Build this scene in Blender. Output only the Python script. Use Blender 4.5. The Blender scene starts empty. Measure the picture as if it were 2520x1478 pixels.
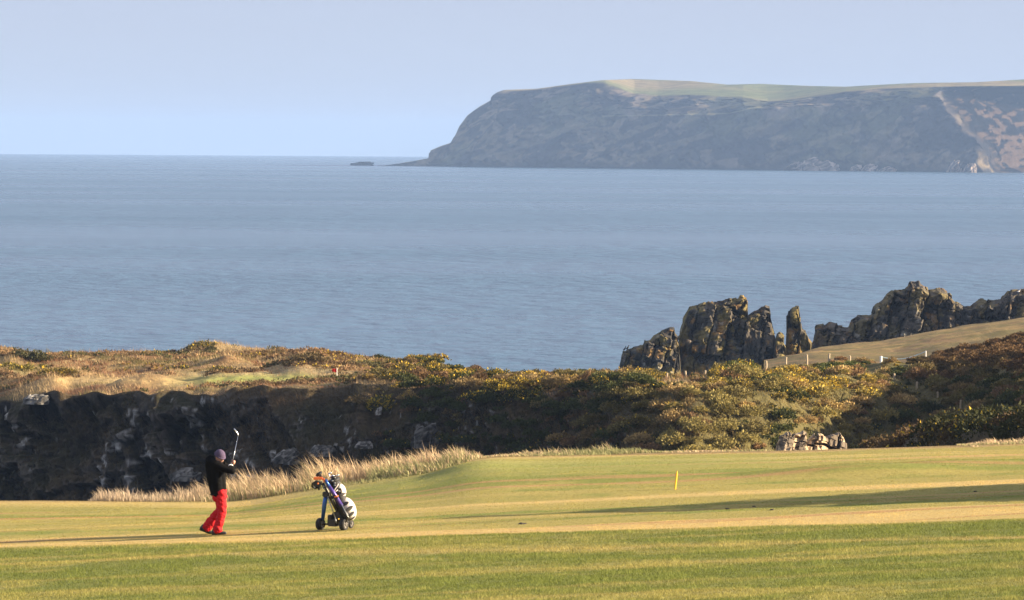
import bpy, bmesh, math, random
import numpy as np
from mathutils import Vector, Matrix
random.seed(7)
rng = np.random.default_rng(11)
scene = bpy.context.scene
COL = scene.collection

# ------------------------------------------------------------------ camera
CAM_Z, FPX, CX, CY = 35.0, 11500.0, 1260.0, 739.0      # a 2520 x 1478 picture plane
PITCH, ROLL = math.atan((739.0 - 352.5) / FPX), 0.0068
RE = 7.43e6                                            # earth radius with refraction
cam_d = bpy.data.cameras.new('camera'); cam = bpy.data.objects.new('camera', cam_d); COL.objects.link(cam)
cam_d.sensor_width = 36.0; cam_d.lens = 36.0 * FPX / 2520.0
cam_d.clip_start = 1.0; cam_d.clip_end = 80000.0
ROT = Matrix.Rotation(math.pi / 2 - PITCH, 3, 'X') @ Matrix.Rotation(ROLL, 3, 'Z')
cam.matrix_world = Matrix.Translation((0, 0, CAM_Z)) @ ROT.to_4x4()
scene.camera = cam

# ------------------------------------------------------------------ light, sky, exposure
SUN_AZ, SUN_EL = math.radians(92.5), math.radians(17.0)
world = bpy.data.worlds.new('World'); scene.world = world; world.use_nodes = True
wn = world.node_tree.nodes; wl = world.node_tree.links; wn.clear()
sky = wn.new('ShaderNodeTexSky'); sky.sky_type = 'NISHITA'; sky.sun_disc = False
sky.sun_elevation = SUN_EL; sky.sun_rotation = SUN_AZ
sky.altitude = 30; sky.air_density = 0.5; sky.dust_density = 0.0; sky.ozone_density = 3.0
bg = wn.new('ShaderNodeBackground'); bg.inputs['Strength'].default_value = 0.05
wout = wn.new('ShaderNodeOutputWorld')
# thin high cloud veils the blue evenly, a little streaky
wtc = wn.new('ShaderNodeTexCoord'); wmp = wn.new('ShaderNodeMapping'); wmp.inputs['Scale'].default_value = (5, 5, 60); wl.new(wtc.outputs['Generated'], wmp.inputs['Vector'])
wns = wn.new('ShaderNodeTexNoise'); wns.inputs['Scale'].default_value = 1.0; wns.inputs['Detail'].default_value = 5; wl.new(wmp.outputs[0], wns.inputs['Vector'])
wmr = wn.new('ShaderNodeMapRange'); wmr.inputs['From Min'].default_value = .3; wmr.inputs['From Max'].default_value = .7; wmr.inputs['To Min'].default_value = .55; wmr.inputs['To Max'].default_value = .72; wl.new(wns.outputs['Fac'], wmr.inputs['Value'])
wmx = wn.new('ShaderNodeMix'); wmx.data_type = 'RGBA'; wl.new(wmr.outputs[0], wmx.inputs['Factor']); wl.new(sky.outputs[0], wmx.inputs['A']); wmx.inputs['B'].default_value = (2.25, 2.88, 4.0, 1)
wsx = wn.new('ShaderNodeSeparateXYZ'); wl.new(wtc.outputs['Generated'], wsx.inputs[0])
wnb = wn.new('ShaderNodeMath'); wnb.operation = 'MULTIPLY_ADD'; wl.new(wns.outputs['Fac'], wnb.inputs[0]); wnb.inputs[1].default_value = .006; wl.new(wsx.outputs['Z'], wnb.inputs[2])
wrp = wn.new('ShaderNodeValToRGB'); wl.new(wnb.outputs[0], wrp.inputs['Fac'])
for e, (ps, vl) in zip([wrp.color_ramp.elements[0], wrp.color_ramp.elements[1]] + [wrp.color_ramp.elements.new(.5) for _ in range(2)], [(.0045, .42), (.0165, 0.), (.0090, .7), (.0120, .7)]): e.position = ps; e.color = (vl, vl, vl, 1)
wm2 = wn.new('ShaderNodeMix'); wm2.data_type = 'RGBA'; wl.new(wrp.outputs['Color'], wm2.inputs['Factor']); wl.new(wmx.outputs['Result'], wm2.inputs['A']); wm2.inputs['B'].default_value = (3.6, 3.72, 4.45, 1)
wl.new(wm2.outputs['Result'], bg.inputs['Color']); wl.new(bg.outputs[0], wout.inputs['Surface'])
sun_d = bpy.data.lights.new('sun', 'SUN'); sun_d.energy = 5.0; sun_d.angle = math.radians(0.5); sun_d.color = (1.0, 0.80, 0.55)
sun = bpy.data.objects.new('sun', sun_d); COL.objects.link(sun)
SUNV = Vector((math.sin(SUN_AZ) * math.cos(SUN_EL), math.cos(SUN_AZ) * math.cos(SUN_EL), math.sin(SUN_EL)))
sun.rotation_euler = (-SUNV).to_track_quat('-Z', 'Y').to_euler()
scene.view_settings.view_transform = 'Standard'; scene.view_settings.look = 'None'
scene.view_settings.exposure = 1.76; scene.view_settings.gamma = 1.0
scene.cycles.use_denoising = True
scene.cycles.max_bounces = 6; scene.cycles.volume_bounces = 0
scene.cycles.transparent_max_bounces = 8

# ------------------------------------------------------------------ helpers: projection
RM = np.array(ROT)
def P(vx, vy, Y):
    """world point(s) seen at picture position (vx,vy) at distance Y"""
    vx, vy, Y = np.broadcast_arrays(np.asarray(vx, float), np.asarray(vy, float), np.asarray(Y, float))
    d = np.stack([(vx - CX) / FPX, -(vy - CY) / FPX, -np.ones_like(vx)], -1) @ RM.T
    p = d * (Y / d[..., 1])[..., None]; p[..., 2] += CAM_Z
    return p
def V(p):
    q = (np.asarray(p, float) - np.array([0, 0, CAM_Z])) @ RM
    return CX - q[..., 0] / q[..., 2] * FPX, CY + q[..., 1] / q[..., 2] * FPX

# ------------------------------------------------------------------ helpers: noise
def _h(ix, iy, iz, s):
    n = (ix.astype(np.int64) * 374761393 + iy.astype(np.int64) * 668265263 + iz.astype(np.int64) * 2147483647 + s * 1274126177) & 0xffffffff
    n = ((n ^ (n >> 13)) * 1274126177) & 0xffffffff
    n = ((n ^ (n >> 16)) * 2246822519) & 0xffffffff
    return ((n ^ (n >> 15)) & 0xffffff) / float(0xffffff)
def vnoise(p, seed=0):
    i = np.floor(p); f = p - i; f = f * f * (3 - 2 * f); i = i.astype(np.int64); r = 0
    for dx in (0, 1):
        for dy in (0, 1):
            for dz in (0, 1):
                w = (f[..., 0] if dx else 1 - f[..., 0]) * (f[..., 1] if dy else 1 - f[..., 1]) * (f[..., 2] if dz else 1 - f[..., 2])
                r = r + w * _h(i[..., 0] + dx, i[..., 1] + dy, i[..., 2] + dz, seed)
    return r * 2 - 1
def fbm(p, octaves=4, seed=0, gain=0.5):
    a, s, r = 1.0, 0.0, 0
    p = np.array(p, float)
    for o in range(octaves):
        r = r + a * vnoise(p, seed + o * 17); s += a; a *= gain; p = p * 2.03 + 13.7
    return r / s
def vnoise2(x, y, seed=0):
    ix, iy = np.floor(x), np.floor(y); fx, fy = x - ix, y - iy; fx = fx * fx * (3 - 2 * fx); fy = fy * fy * (3 - 2 * fy)
    ix, iy = ix.astype(np.int64), iy.astype(np.int64)
    def hh(a, b):
        n = (a * 374761393 + b * 668265263 + seed * 1274126177) & 0xffffffff
        n = ((n ^ (n >> 13)) * 1274126177) & 0xffffffff
        return ((n ^ (n >> 16)) & 0xffffff) * (1.0 / 0xffffff)
    a, b, c, d = hh(ix, iy), hh(ix + 1, iy), hh(ix, iy + 1), hh(ix + 1, iy + 1)
    r = a + (b - a) * fx; q = c + (d - c) * fx
    return (r + (q - r) * fy) * 2 - 1
def fbm2(x, y, sx, sy, octaves=4, seed=0, gain=0.5):
    a, s, r = 1.0, 0.0, 0; x, y = x / sx + 31.7, y / sy + 17.3
    for o in range(octaves):
        r = r + a * vnoise2(x, y, seed + o * 17); s += a; a *= gain; x = x * 2.03 + 13.7; y = y * 2.03 + 13.7
    return r / s
def cells(p, seed=0):
    """voronoi: (random value of nearest cell, second random, edge distance)"""
    i = np.floor(p).astype(np.int64)
    d1 = np.full(p.shape[:-1], 9.0); d2 = d1.copy(); idv = np.zeros_like(d1); idw = np.zeros_like(d1)
    for dx in (-1, 0, 1):
        for dy in (-1, 0, 1):
            for dz in (-1, 0, 1):
                a, b, c = i[..., 0] + dx, i[..., 1] + dy, i[..., 2] + dz
                q = np.stack([a + _h(a, b, c, seed), b + _h(a, b, c, seed + 1), c + _h(a, b, c, seed + 2)], -1)
                d = np.linalg.norm(p - q, axis=-1)
                new = d < d1
                d2 = np.where(new, d1, np.minimum(d2, d))
                idv = np.where(new, _h(a, b, c, seed + 3), idv); idw = np.where(new, _h(a, b, c, seed + 4), idw)
                d1 = np.where(new, d, d1)
    return idv * 2 - 1, idw, d2 - d1
def bricks(x, z, sx, sz, seed):
    """jointed beds: (random per block, second random, distance to the nearest joint)"""
    zz = z / sz; iz = np.floor(zz).astype(np.int64); o = _h(iz, iz * 0, iz * 0, seed); st = .7 + .6 * _h(iz, iz * 0 + 1, iz * 0, seed)
    xx = x / sx / st + o * 7.3; ix = np.floor(xx).astype(np.int64); fx, fz = xx - ix, zz - iz
    ed = np.minimum(np.minimum(fx, 1 - fx) * sx * st, np.minimum(fz, 1 - fz) * sz)
    return _h(ix, iz, iz * 0, seed + 2) * 2 - 1, _h(ix, iz, iz * 0, seed + 3), ed, fx - .5, fz - .5
def sawtooth(x): return np.abs((x % 2.0) - 1.0) * 2 - 1
def sm(a, b, x):
    t = np.clip((x - a) / (b - a), 0, 1); return t * t * (3 - 2 * t)
def interp(pts, u, k):
    a = np.array(pts, float); return np.interp(u, a[:, 0], a[:, k])

# ------------------------------------------------------------------ helpers: meshes
def link(name, me, mat=None, parent=None, smooth=False, **props):
    o = bpy.data.objects.new(name, me); COL.objects.link(o)
    if mat: me.materials.append(mat)
    if parent: o.parent = parent
    me.polygons.foreach_set('use_smooth', np.full(len(me.polygons), bool(smooth)))
    for k, v in props.items(): o[k] = v
    return o
def np_mesh(name, co, faces, k, col=None):
    """co (n,3); faces (m,k) ints"""
    me = bpy.data.meshes.new(name); m = len(faces)
    me.vertices.add(len(co)); me.vertices.foreach_set('co', np.ascontiguousarray(co, np.float32).ravel())
    me.loops.add(m * k); me.loops.foreach_set('vertex_index', np.ascontiguousarray(faces, np.int32).ravel())
    me.polygons.add(m); me.polygons.foreach_set('loop_start', np.arange(0, m * k, k, dtype=np.int32))
    if col is not None:
        a = me.attributes.new('Col', 'FLOAT_COLOR', 'POINT')
        c = np.ones((len(co), 4), np.float32); c[:, :3] = col; a.data.foreach_set('color', c.ravel())
    me.update(calc_edges=True)
    return me
def grid_faces(nu, nt):
    a = np.arange(nu * nt).reshape(nu, nt)
    return np.stack([a[:-1, :-1], a[1:, :-1], a[1:, 1:], a[:-1, 1:]], -1).reshape(-1, 4)
def tag(o, label, cat, group=None, kind=None):
    o['label'] = label; o['category'] = cat
    if group: o['group'] = group
    if kind: o['kind'] = kind
    return o
def empty(name, loc, label, cat, group=None, rz=0.0):
    o = bpy.data.objects.new(name, None); COL.objects.link(o); o.location = loc; o.rotation_euler = (0, 0, rz)
    o.empty_display_size = 0.2
    return tag(o, label, cat, group)

# ------------------------------------------------------------------ helpers: materials
def new_mat(name):
    m = bpy.data.materials.new(name); m.use_nodes = True
    nt = m.node_tree; b = nt.nodes['Principled BSDF']
    return m, nt, b
def simple_mat(name, col, rough=0.6, metal=0.0, var=0.12, scale=30.0, bump=0.0, spec=0.5):
    m, nt, b = new_mat(name)
    tc = nt.nodes.new('ShaderNodeTexCoord'); n = nt.nodes.new('ShaderNodeTexNoise'); n.inputs['Scale'].default_value = scale; n.inputs['Detail'].default_value = 4
    nt.links.new(tc.outputs['Object'], n.inputs['Vector'])
    mx = nt.nodes.new('ShaderNodeMix'); mx.data_type = 'RGBA'
    mx.inputs['A'].default_value = (*[c * (1 - var) for c in col], 1); mx.inputs['B'].default_value = (*[min(1, c * (1 + var)) for c in col], 1)
    nt.links.new(n.outputs['Fac'], mx.inputs['Factor']); nt.links.new(mx.outputs['Result'], b.inputs['Base Color'])
    b.inputs['Roughness'].default_value = rough; b.inputs['Metallic'].default_value = metal; b.inputs['Specular IOR Level'].default_value = spec
    if bump:
        bp = nt.nodes.new('ShaderNodeBump'); bp.inputs['Strength'].default_value = bump; bp.inputs['Distance'].default_value = 0.02
        nt.links.new(n.outputs['Fac'], bp.inputs['Height']); nt.links.new(bp.outputs['Normal'], b.inputs['Normal'])
    return m
def attr_mat(name, rough=0.9, scale=6.0, var=0.25, bump=0.0, bumpd=0.05, transl=0.0, spec=0.2, detail=6.0):
    m, nt, b = new_mat(name); L = nt.links
    at = nt.nodes.new('ShaderNodeAttribute'); at.attribute_name = 'Col'
    src = at.outputs['Color']
    if var or bump:
        tc = nt.nodes.new('ShaderNodeTexCoord'); n = nt.nodes.new('ShaderNodeTexNoise')
        n.inputs['Scale'].default_value = scale; n.inputs['Detail'].default_value = detail; n.inputs['Roughness'].default_value = 0.65
        L.new(tc.outputs['Object'], n.inputs['Vector'])
        mr = nt.nodes.new('ShaderNodeMapRange'); mr.inputs['From Min'].default_value = 0.25; mr.inputs['From Max'].default_value = 0.75
        mr.inputs['To Min'].default_value = 1 - var; mr.inputs['To Max'].default_value = 1 + var; L.new(n.outputs['Fac'], mr.inputs['Value'])
        mul = nt.nodes.new('ShaderNodeVectorMath'); mul.operation = 'SCALE'
        L.new(at.outputs['Color'], mul.inputs[0]); L.new(mr.outputs['Result'], mul.inputs['Scale']); src = mul.outputs['Vector']
        if bump:
            bp = nt.nodes.new('ShaderNodeBump'); bp.inputs['Strength'].default_value = bump; bp.inputs['Distance'].default_value = bumpd
            L.new(n.outputs['Fac'], bp.inputs['Height']); L.new(bp.outputs['Normal'], b.inputs['Normal'])
    L.new(src, b.inputs['Base Color']); b.inputs['Roughness'].default_value = rough; b.inputs['Specular IOR Level'].default_value = spec
    if transl:
        t = nt.nodes.new('ShaderNodeBsdfTranslucent'); mx = nt.nodes.new('ShaderNodeMixShader'); mx.inputs['Fac'].default_value = transl
        L.new(src, t.inputs['Color']); L.new(b.outputs[0], mx.inputs[1]); L.new(t.outputs[0], mx.inputs[2])
        L.new(mx.outputs[0], nt.nodes['Material Output'].inputs['Surface'])
    return m
M_GROUND = attr_mat('turf_ground', scale=9.0, var=0.2, bump=0.35, bumpd=0.03)
M_BLADE = attr_mat('grass_blades', var=0.0, transl=0.3, rough=0.75)
M_SCRUB = attr_mat('scrub_leaves', var=0.0, transl=0.2, rough=0.8)
M_LAND = attr_mat('heath_ground', scale=1.3, var=0.4, bump=0.6, bumpd=0.3)
M_CLIFF = attr_mat('cliff_rock', scale=1.6, var=0.65, bump=0.8, bumpd=0.3)
M_ROCK = attr_mat('lichen_rock', scale=1.8, var=0.35, bump=0.7, bumpd=0.18)
M_FAR = attr_mat('headland_slope', scale=0.035, var=0.5, bump=0.9, bumpd=9.0, detail=9.0, spec=0.0)

# ------------------------------------------------------------------ sea
def build_sea():
    rs = np.concatenate([[0.5], np.geomspace(60, 26000, 130)]); na = 240
    th = np.linspace(0, 2 * np.pi, na + 1)
    R, T = np.meshgrid(rs, th)
    co = np.stack([R * np.sin(T), R * np.cos(T), -R * R / (2 * RE)], -1).reshape(-1, 3)
    me = np_mesh('sea', co, grid_faces(na + 1, len(rs)), 4)
    m, nt, b = new_mat('sea_water'); L = nt.links; N = nt.nodes
    b.inputs['Roughness'].default_value = 0.22; b.inputs['IOR'].default_value = 1.33
    tc = N.new('ShaderNodeTexCoord')
    def noise(sx, sy, detail, rough=0.55):
        mp = N.new('ShaderNodeMapping'); mp.inputs['Scale'].default_value = (sx, sy, 1); L.new(tc.outputs['Object'], mp.inputs['Vector'])
        n = N.new('ShaderNodeTexNoise'); n.inputs['Scale'].default_value = 1; n.inputs['Detail'].default_value = detail; n.inputs['Roughness'].default_value = rough
        L.new(mp.outputs[0], n.inputs['Vector']); return n.outputs['Fac']
    n1 = noise(0.11, 0.07, 5); n2 = noise(0.012, 0.006, 4); n3 = noise(0.0010, 0.0032, 5, 0.6)
    add = N.new('ShaderNodeMath'); add.operation = 'MULTIPLY_ADD'; L.new(n2, add.inputs[0]); add.inputs[1].default_value = 1.5; L.new(n1, add.inputs[2])
    bp = N.new('ShaderNodeBump'); bp.inputs['Strength'].default_value = 1.0; bp.inputs['Distance'].default_value = 2.4
    L.new(add.outputs[0], bp.inputs['Height']); L.new(bp.outputs[0], b.inputs['Normal'])
    r = N.new('ShaderNodeMapRange'); r.inputs['From Min'].default_value = 0.3; r.inputs['From Max'].default_value = 0.7
    r.inputs['To Min'].default_value = 0.22; r.inputs['To Max'].default_value = 0.35; L.new(n3, r.inputs['Value']); L.new(r.outputs[0], b.inputs['Roughness'])
    mx = N.new('ShaderNodeMix'); mx.data_type = 'RGBA'; mx.inputs['A'].default_value = (0.030, 0.085, 0.15, 1); mx.inputs['B'].default_value = (0.05, 0.115, 0.19, 1)
    L.new(n3, mx.inputs['Factor']); L.new(mx.outputs['Result'], b.inputs['Base Color'])
    o = link('sea', me, m, smooth=True)
    tag(o, 'calm blue grey sea reaching out to the horizon', 'sea', kind='structure')
build_sea()

# ------------------------------------------------------------------ lofted land: contours run from near to far along each line of sight
def loft(us, contours, segs):
    """contours: list of functions u -> (n,3) points; segs: rows between successive contours"""
    C = [c(us) for c in contours]; rows = []
    for k in range(len(C) - 1):
        for s in range(segs[k]): rows.append(C[k] + (C[k + 1] - C[k]) * (s / segs[k]))
    rows.append(C[-1])
    return np.stack(rows, 1)                                   # (nu, nt, 3)
def sink(pts):
    return [(u, v + float(np.interp(u, [860, 1000, 1150, 2050, 2180], [0, 13, 16, 13, 0])), Y) for u, v, Y in pts]
def cv(pts):                                                   # contour given as (u, v, Y)
    return lambda us: P(us, interp(pts, us, 1), interp(pts, us, 2))
def cz(pts):                                                   # contour given as (u, z, Y)
    def f(us):
        p = P(us, np.full_like(us, 900.0), interp(pts, us, 2)); p[..., 2] = interp(pts, us, 1); return p
    return f
def normals(g):
    du = np.gradient(g, axis=0); dt = np.gradient(g, axis=1)
    n = np.cross(du, dt); return n / (np.linalg.norm(n, axis=-1, keepdims=True) + 1e-9)
def smooth_rows(g, it):
    for _ in range(it):
        g[:, 1:-1] = 0.25 * g[:, :-2] + 0.5 * g[:, 1:-1] + 0.25 * g[:, 2:]
        g[1:-1] = 0.25 * g[:-2] + 0.5 * g[1:-1] + 0.25 * g[2:]
    return g
def mixc(a, b, t): return a + (b - a) * np.asarray(t)[..., None]
def C3(*c): return np.array(c, float)

# ---- far headland (about seven kilometres off)
SKY_H = [(940,409),(1000,400),(1056,390),(1059,371),(1085,360),(1110,352),(1122,330),(1130,312),(1150,285),(1180,263),(1212,245),(1222,228),(1240,222),(1320,219),(1400,208),(1480,198),(1560,195),(1700,200),(1790,209),(1870,207),(1990,212),(2080,214),(2150,210),(2250,205),(2400,203),(2520,196),(2700,190),(3000,205)]
EDGE_H = [(940,409),(1000,401),(1056,391),(1059,373),(1085,362),(1110,354),(1122,332),(1130,314),(1150,287),(1180,265),(1212,247),(1222,230),(1240,224.5),(1320,221.5),(1400,210.5),(1450,204),(1490,203),(1530,218),(1560,230),(1620,236),(1700,234),(1830,240),(1890,250),(1930,248),(1990,240),(2080,226),(2200,217),(2310,214),(2400,213),(2520,212),(2700,205),(3000,215)]
MID_H = [(940,410),(1000,404),(1056,398),(1085,385),(1130,350),(1180,310),(1222,285),(1320,285),(1500,288),(1640,284),(1780,281),(1880,268),(1990,262),(2080,262),(2200,262),(2320,262),(2420,270),(2520,280),(3000,280)]
BASE_H = [(940,410),(1060,410.5),(1200,416),(1400,419),(1600,421),(1900,425),(2200,427),(2430,428),(2520,427),(3000,424)]
def shore_Y(u): return np.interp(u, [940,1060,1400,1800,2200,2420,2520,2700,3000], [7650,7600,7330,7080,6880,6740,6830,7000,7300])
def build_headland():
    us = np.concatenate([np.arange(930, 1060, 2.0), np.arange(1060, 2560, 2.2), np.arange(2560, 3000, 12.0)])
    yb = shore_Y(us)
    c_in = P(us, np.full_like(us, 430.0), yb - 60); c_in[:, 2] = -14
    base = P(us, interp(BASE_H, us, 1), yb); base[:, 2] = -yb * yb / (2 * RE) + 0.5
    hgt = np.clip((interp(BASE_H, us, 1) - interp(EDGE_H, us, 1)) / 200, 0.02, 1)
    mid = P(us, interp(MID_H, us, 1), yb + 95 * hgt)
    edge = P(us, interp(EDGE_H, us, 1), yb + 190 * hgt)
    top = P(us, interp(SKY_H, us, 1), yb + (190 * hgt) + 30 + 620 * np.clip((interp(EDGE_H, us, 1) - interp(SKY_H, us, 1)) / 40, 0, 1))
    back = top.copy(); back[:, 1] += 260; back[:, 2] = top[:, 2] - 60
    back2 = back.copy(); back2[:, 1] += 150; back2[:, 2] = -14
    cs = [c_in, base, mid, edge, top, back, back2]
    g = loft(us, [lambda u, c=c: c for c in cs], [3, 60, 48, 30, 4, 3])
    g[:, 4:140] = smooth_rows(g[:, 4:140].copy(), 2)
    nu, nt = g.shape[:2]
    n = normals(g)
    t = np.arange(nt)[None, :]
    w = sm(2, 14, t) * (1 - sm(100, 116, t)) * np.clip(hgt, .05, 1)[:, None]
    q = g.copy(); q[..., 1] += q[..., 0] * 0.6
    rel = fbm(q / 90.0, 5, 3) * 30 + (1 - np.abs(fbm(q * np.array([1, 1, .45]) / 55.0, 4, 9)) * 2.4) * 14
    rel += (1 - np.abs(fbm(q * np.array([1, 1, .5]) / 16.0, 3, 29)) * 2) * 8 + fbm(q / 9.0, 3, 31) * 4
    side = np.stack([-np.full((nu, nt), .6), -np.full((nu, nt), .8), np.zeros((nu, nt))], -1)
    g2 = g + side * (rel * w)[..., None]
    # right-hand spur: everything beyond the diagonal line turns to face the sun
    vx, vy = V(g)
    line = np.interp(vy, [215, 250, 330, 385, 430], [2305, 2322, 2402, 2442, 2436])
    beyond = sm(0, 110, vx - line) * (1 - sm(96, 114, t)) * sm(1, 6, t)
    g2[..., 1] += 230 * np.clip((vx - line) / 200, 0, 2) * (1 - sm(100, 114, t)) * sm(2, 8, t)
    # colours
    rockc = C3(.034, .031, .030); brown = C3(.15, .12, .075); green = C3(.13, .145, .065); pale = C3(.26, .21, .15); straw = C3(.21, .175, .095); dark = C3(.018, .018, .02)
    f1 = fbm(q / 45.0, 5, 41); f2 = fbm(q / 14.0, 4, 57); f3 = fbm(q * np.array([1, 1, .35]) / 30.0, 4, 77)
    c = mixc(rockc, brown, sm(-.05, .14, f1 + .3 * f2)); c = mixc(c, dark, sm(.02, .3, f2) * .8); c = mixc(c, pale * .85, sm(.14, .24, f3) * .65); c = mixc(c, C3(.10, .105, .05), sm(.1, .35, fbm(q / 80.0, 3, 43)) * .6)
    gl = 1 - sm(.0, .055, np.abs(fbm(q * np.array([1, 1, .22]) / 70.0, 4, 91))); c = mixc(c, C3(.012, .012, .014), gl * .75)  # gully lines darkened in the colour, standing in for weak relief shade
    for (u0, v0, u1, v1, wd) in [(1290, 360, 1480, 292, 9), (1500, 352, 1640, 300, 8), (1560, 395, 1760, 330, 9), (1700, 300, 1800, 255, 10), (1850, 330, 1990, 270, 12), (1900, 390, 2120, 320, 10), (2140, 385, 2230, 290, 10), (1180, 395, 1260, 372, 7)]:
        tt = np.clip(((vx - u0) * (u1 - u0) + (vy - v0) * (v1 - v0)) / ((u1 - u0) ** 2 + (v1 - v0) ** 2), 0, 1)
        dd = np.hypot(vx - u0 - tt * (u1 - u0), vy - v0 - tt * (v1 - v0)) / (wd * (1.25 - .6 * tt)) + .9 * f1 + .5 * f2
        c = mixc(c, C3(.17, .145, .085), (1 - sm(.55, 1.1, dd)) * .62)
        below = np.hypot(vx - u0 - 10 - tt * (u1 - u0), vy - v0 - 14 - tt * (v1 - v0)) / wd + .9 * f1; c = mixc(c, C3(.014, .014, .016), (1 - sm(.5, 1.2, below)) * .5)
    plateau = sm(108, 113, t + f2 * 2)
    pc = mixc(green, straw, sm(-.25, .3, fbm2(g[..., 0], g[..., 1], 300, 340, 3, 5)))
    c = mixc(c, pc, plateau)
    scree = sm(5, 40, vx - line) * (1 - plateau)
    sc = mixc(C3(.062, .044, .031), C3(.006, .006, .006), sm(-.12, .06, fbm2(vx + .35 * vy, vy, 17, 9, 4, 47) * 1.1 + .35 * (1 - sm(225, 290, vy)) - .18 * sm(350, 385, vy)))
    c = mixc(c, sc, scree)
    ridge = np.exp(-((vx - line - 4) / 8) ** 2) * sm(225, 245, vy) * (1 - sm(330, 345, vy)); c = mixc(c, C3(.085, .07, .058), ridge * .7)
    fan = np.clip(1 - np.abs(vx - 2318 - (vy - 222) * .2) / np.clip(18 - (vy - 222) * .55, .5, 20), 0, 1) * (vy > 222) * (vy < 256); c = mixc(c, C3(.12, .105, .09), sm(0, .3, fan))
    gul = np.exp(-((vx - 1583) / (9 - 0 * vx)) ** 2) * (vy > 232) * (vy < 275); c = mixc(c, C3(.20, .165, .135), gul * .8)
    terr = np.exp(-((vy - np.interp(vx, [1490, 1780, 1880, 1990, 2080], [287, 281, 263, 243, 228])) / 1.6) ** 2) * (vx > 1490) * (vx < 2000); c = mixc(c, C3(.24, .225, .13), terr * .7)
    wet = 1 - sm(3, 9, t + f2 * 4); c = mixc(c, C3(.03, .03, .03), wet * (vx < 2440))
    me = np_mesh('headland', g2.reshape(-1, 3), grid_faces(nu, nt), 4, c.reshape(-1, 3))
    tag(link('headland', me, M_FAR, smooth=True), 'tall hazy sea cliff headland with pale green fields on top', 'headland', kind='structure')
    # small surf line and shore rocks
    shore = [(1975,2062,392,425,.40),(1930,1978,402,425,.25),(2090,2120,408,426,.35),(2118,2155,406,427,.34),(2160,2200,412,427,.3),(2330,2362,398,427,.3),(2370,2400,404,427,.28)]
    labs = ['long pale pink rock spur at the foot of the far headland', 'low shadowed rock just left of the pale spur under the far headland', 'small pale rock right beside the pink spur at the headland shore',
            'blunt pale rock second right of the pink spur on the headland shore', 'low rock at the middle right of the headland shoreline', 'pointed brown rock below the lit right slope of the headland', 'small brown rock at the foot of the lit scree slope']
    for (u0, u1, v0, v1, al), lb in zip(shore, labs):
        uu = (u0 + u1) / 2; Y = float(shore_Y(uu)) - 25; px = Y / FPX
        p = P(uu, v1, Y); rock_lump('shore_rock', p, ((u1 - u0) / 2 * px, 18, (v1 - v0) * px), int(u0), C3(al, al * .82, al * .68) * 1.2, lb, 'rock', M_FAR, lean=-.5 if u1 - u0 > 60 else .3)
def rock_lump(name, base, size, seed, col, label, cat, mat, lean=0.0, n=40, group=None):
    """irregular faceted rock standing on base"""
    a = np.linspace(0, 2 * np.pi, n + 1)[:-1]; ph = np.linspace(0.0, 1.0, 20)
    A, H = np.meshgrid(a, ph, indexing='ij')
    sq = 1 / (np.abs(np.cos(A)) ** 3 + np.abs(np.sin(A)) ** 3) ** (1 / 3)
    r = (np.clip(1 - H ** 2.6, 0, 1)) ** .55 * sq + .02
    pts = np.stack([np.cos(A) * r, np.sin(A) * r, H], -1)
    pts += .30 * fbm(pts * 1.5 + seed * 3.1, 3, seed)[..., None] * np.stack([np.cos(A), np.sin(A), .5 + 0 * A], -1)
    idv, idw, ed = cells(pts * np.array([2.6, 2.6, 1.7]) + seed * 1.7, seed); id2, _, ed2 = cells(pts * 5.0 + seed * 2.3, seed + 5)
    pts[..., 0] += .20 * idv + .06 * id2; pts[..., 1] += .22 * (idw - .5) + .06 * id2; pts[..., 2] += (.16 * idv + .06 * id2) * (H > .05)
    pts[..., 0] += lean * H
    pts[..., 2] -= .25 * (H < .05)
    co = np.asarray(base) + pts * np.asarray(size)
    wear = sm(-.15, .25, fbm(pts * 3.1 + seed, 4, seed + 9) + .25 * idv)
    cc = mixc(col * .28, np.clip(col * 1.15, 0, 1), wear); cc = mixc(cc, col * .15, (1 - sm(0, .08, ed)) * .8)
    f = []; k = len(ph)
    for i in range(n):
        j = (i + 1) % n
        for t in range(k - 1): f.append((i * k + t, j * k + t, j * k + t + 1, i * k + t + 1))
    me = np_mesh(name, co.reshape(-1, 3), np.array(f), 4, np.clip(cc, 0, 1).reshape(-1, 3))
    return tag(link(name, me, mat), label, cat, group)
build_headland()
p = P(892, 409, 7700); p[2] = -4.2
rock_lump('skerry', p, (18, 12, 6), 3, C3(.06, .055, .05), 'tiny low skerry in the sea left of the headland tip', 'skerry', M_FAR)

# ---- opposite land: cliff on the left, gorse bank in the middle and right
EDGE_L = [(-700,1010,390),(0,1000,378),(60,985,376),(130,968,374),(300,978,368),(440,970,364),(560,962,360),(700,948,356),(850,935,352),(1000,945,349),(1150,952,344),(1300,958,336),(1450,955,326),(1560,948,317),(1700,945,316),(1900,935,324),(2100,930,340),(2250,935,347),(2330,940,346),(2420,945,330),(2520,940,316),(2700,938,304),(3200,930,284)]
BASE_L = [(-700,-1,372),(0,-1,360),(300,-1,354),(480,-1,347),(620,-1,338),(850,0,333),(1000,1,335),(1150,2,329),(1300,2,320),(1450,3,309),(1560,7,294),(1700,9,287),(1900,9,294),(2100,8,312),(2250,8,318),(2520,8,285),(2700,8,270),(3200,8,250)]
GREEN_L = [(-700,935,398),(0,940,394),(130,935,391),(300,940,389),(500,942,387),(700,935,388),(850,928,385),(1000,915,375),(1150,925,362),(1300,932,352),(1500,930,343),(1700,925,340),(1900,912,348),(2100,902,358),(2250,905,363),(2420,890,350),(2520,880,340),(2700,872,330),(3200,865,310)]
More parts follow.
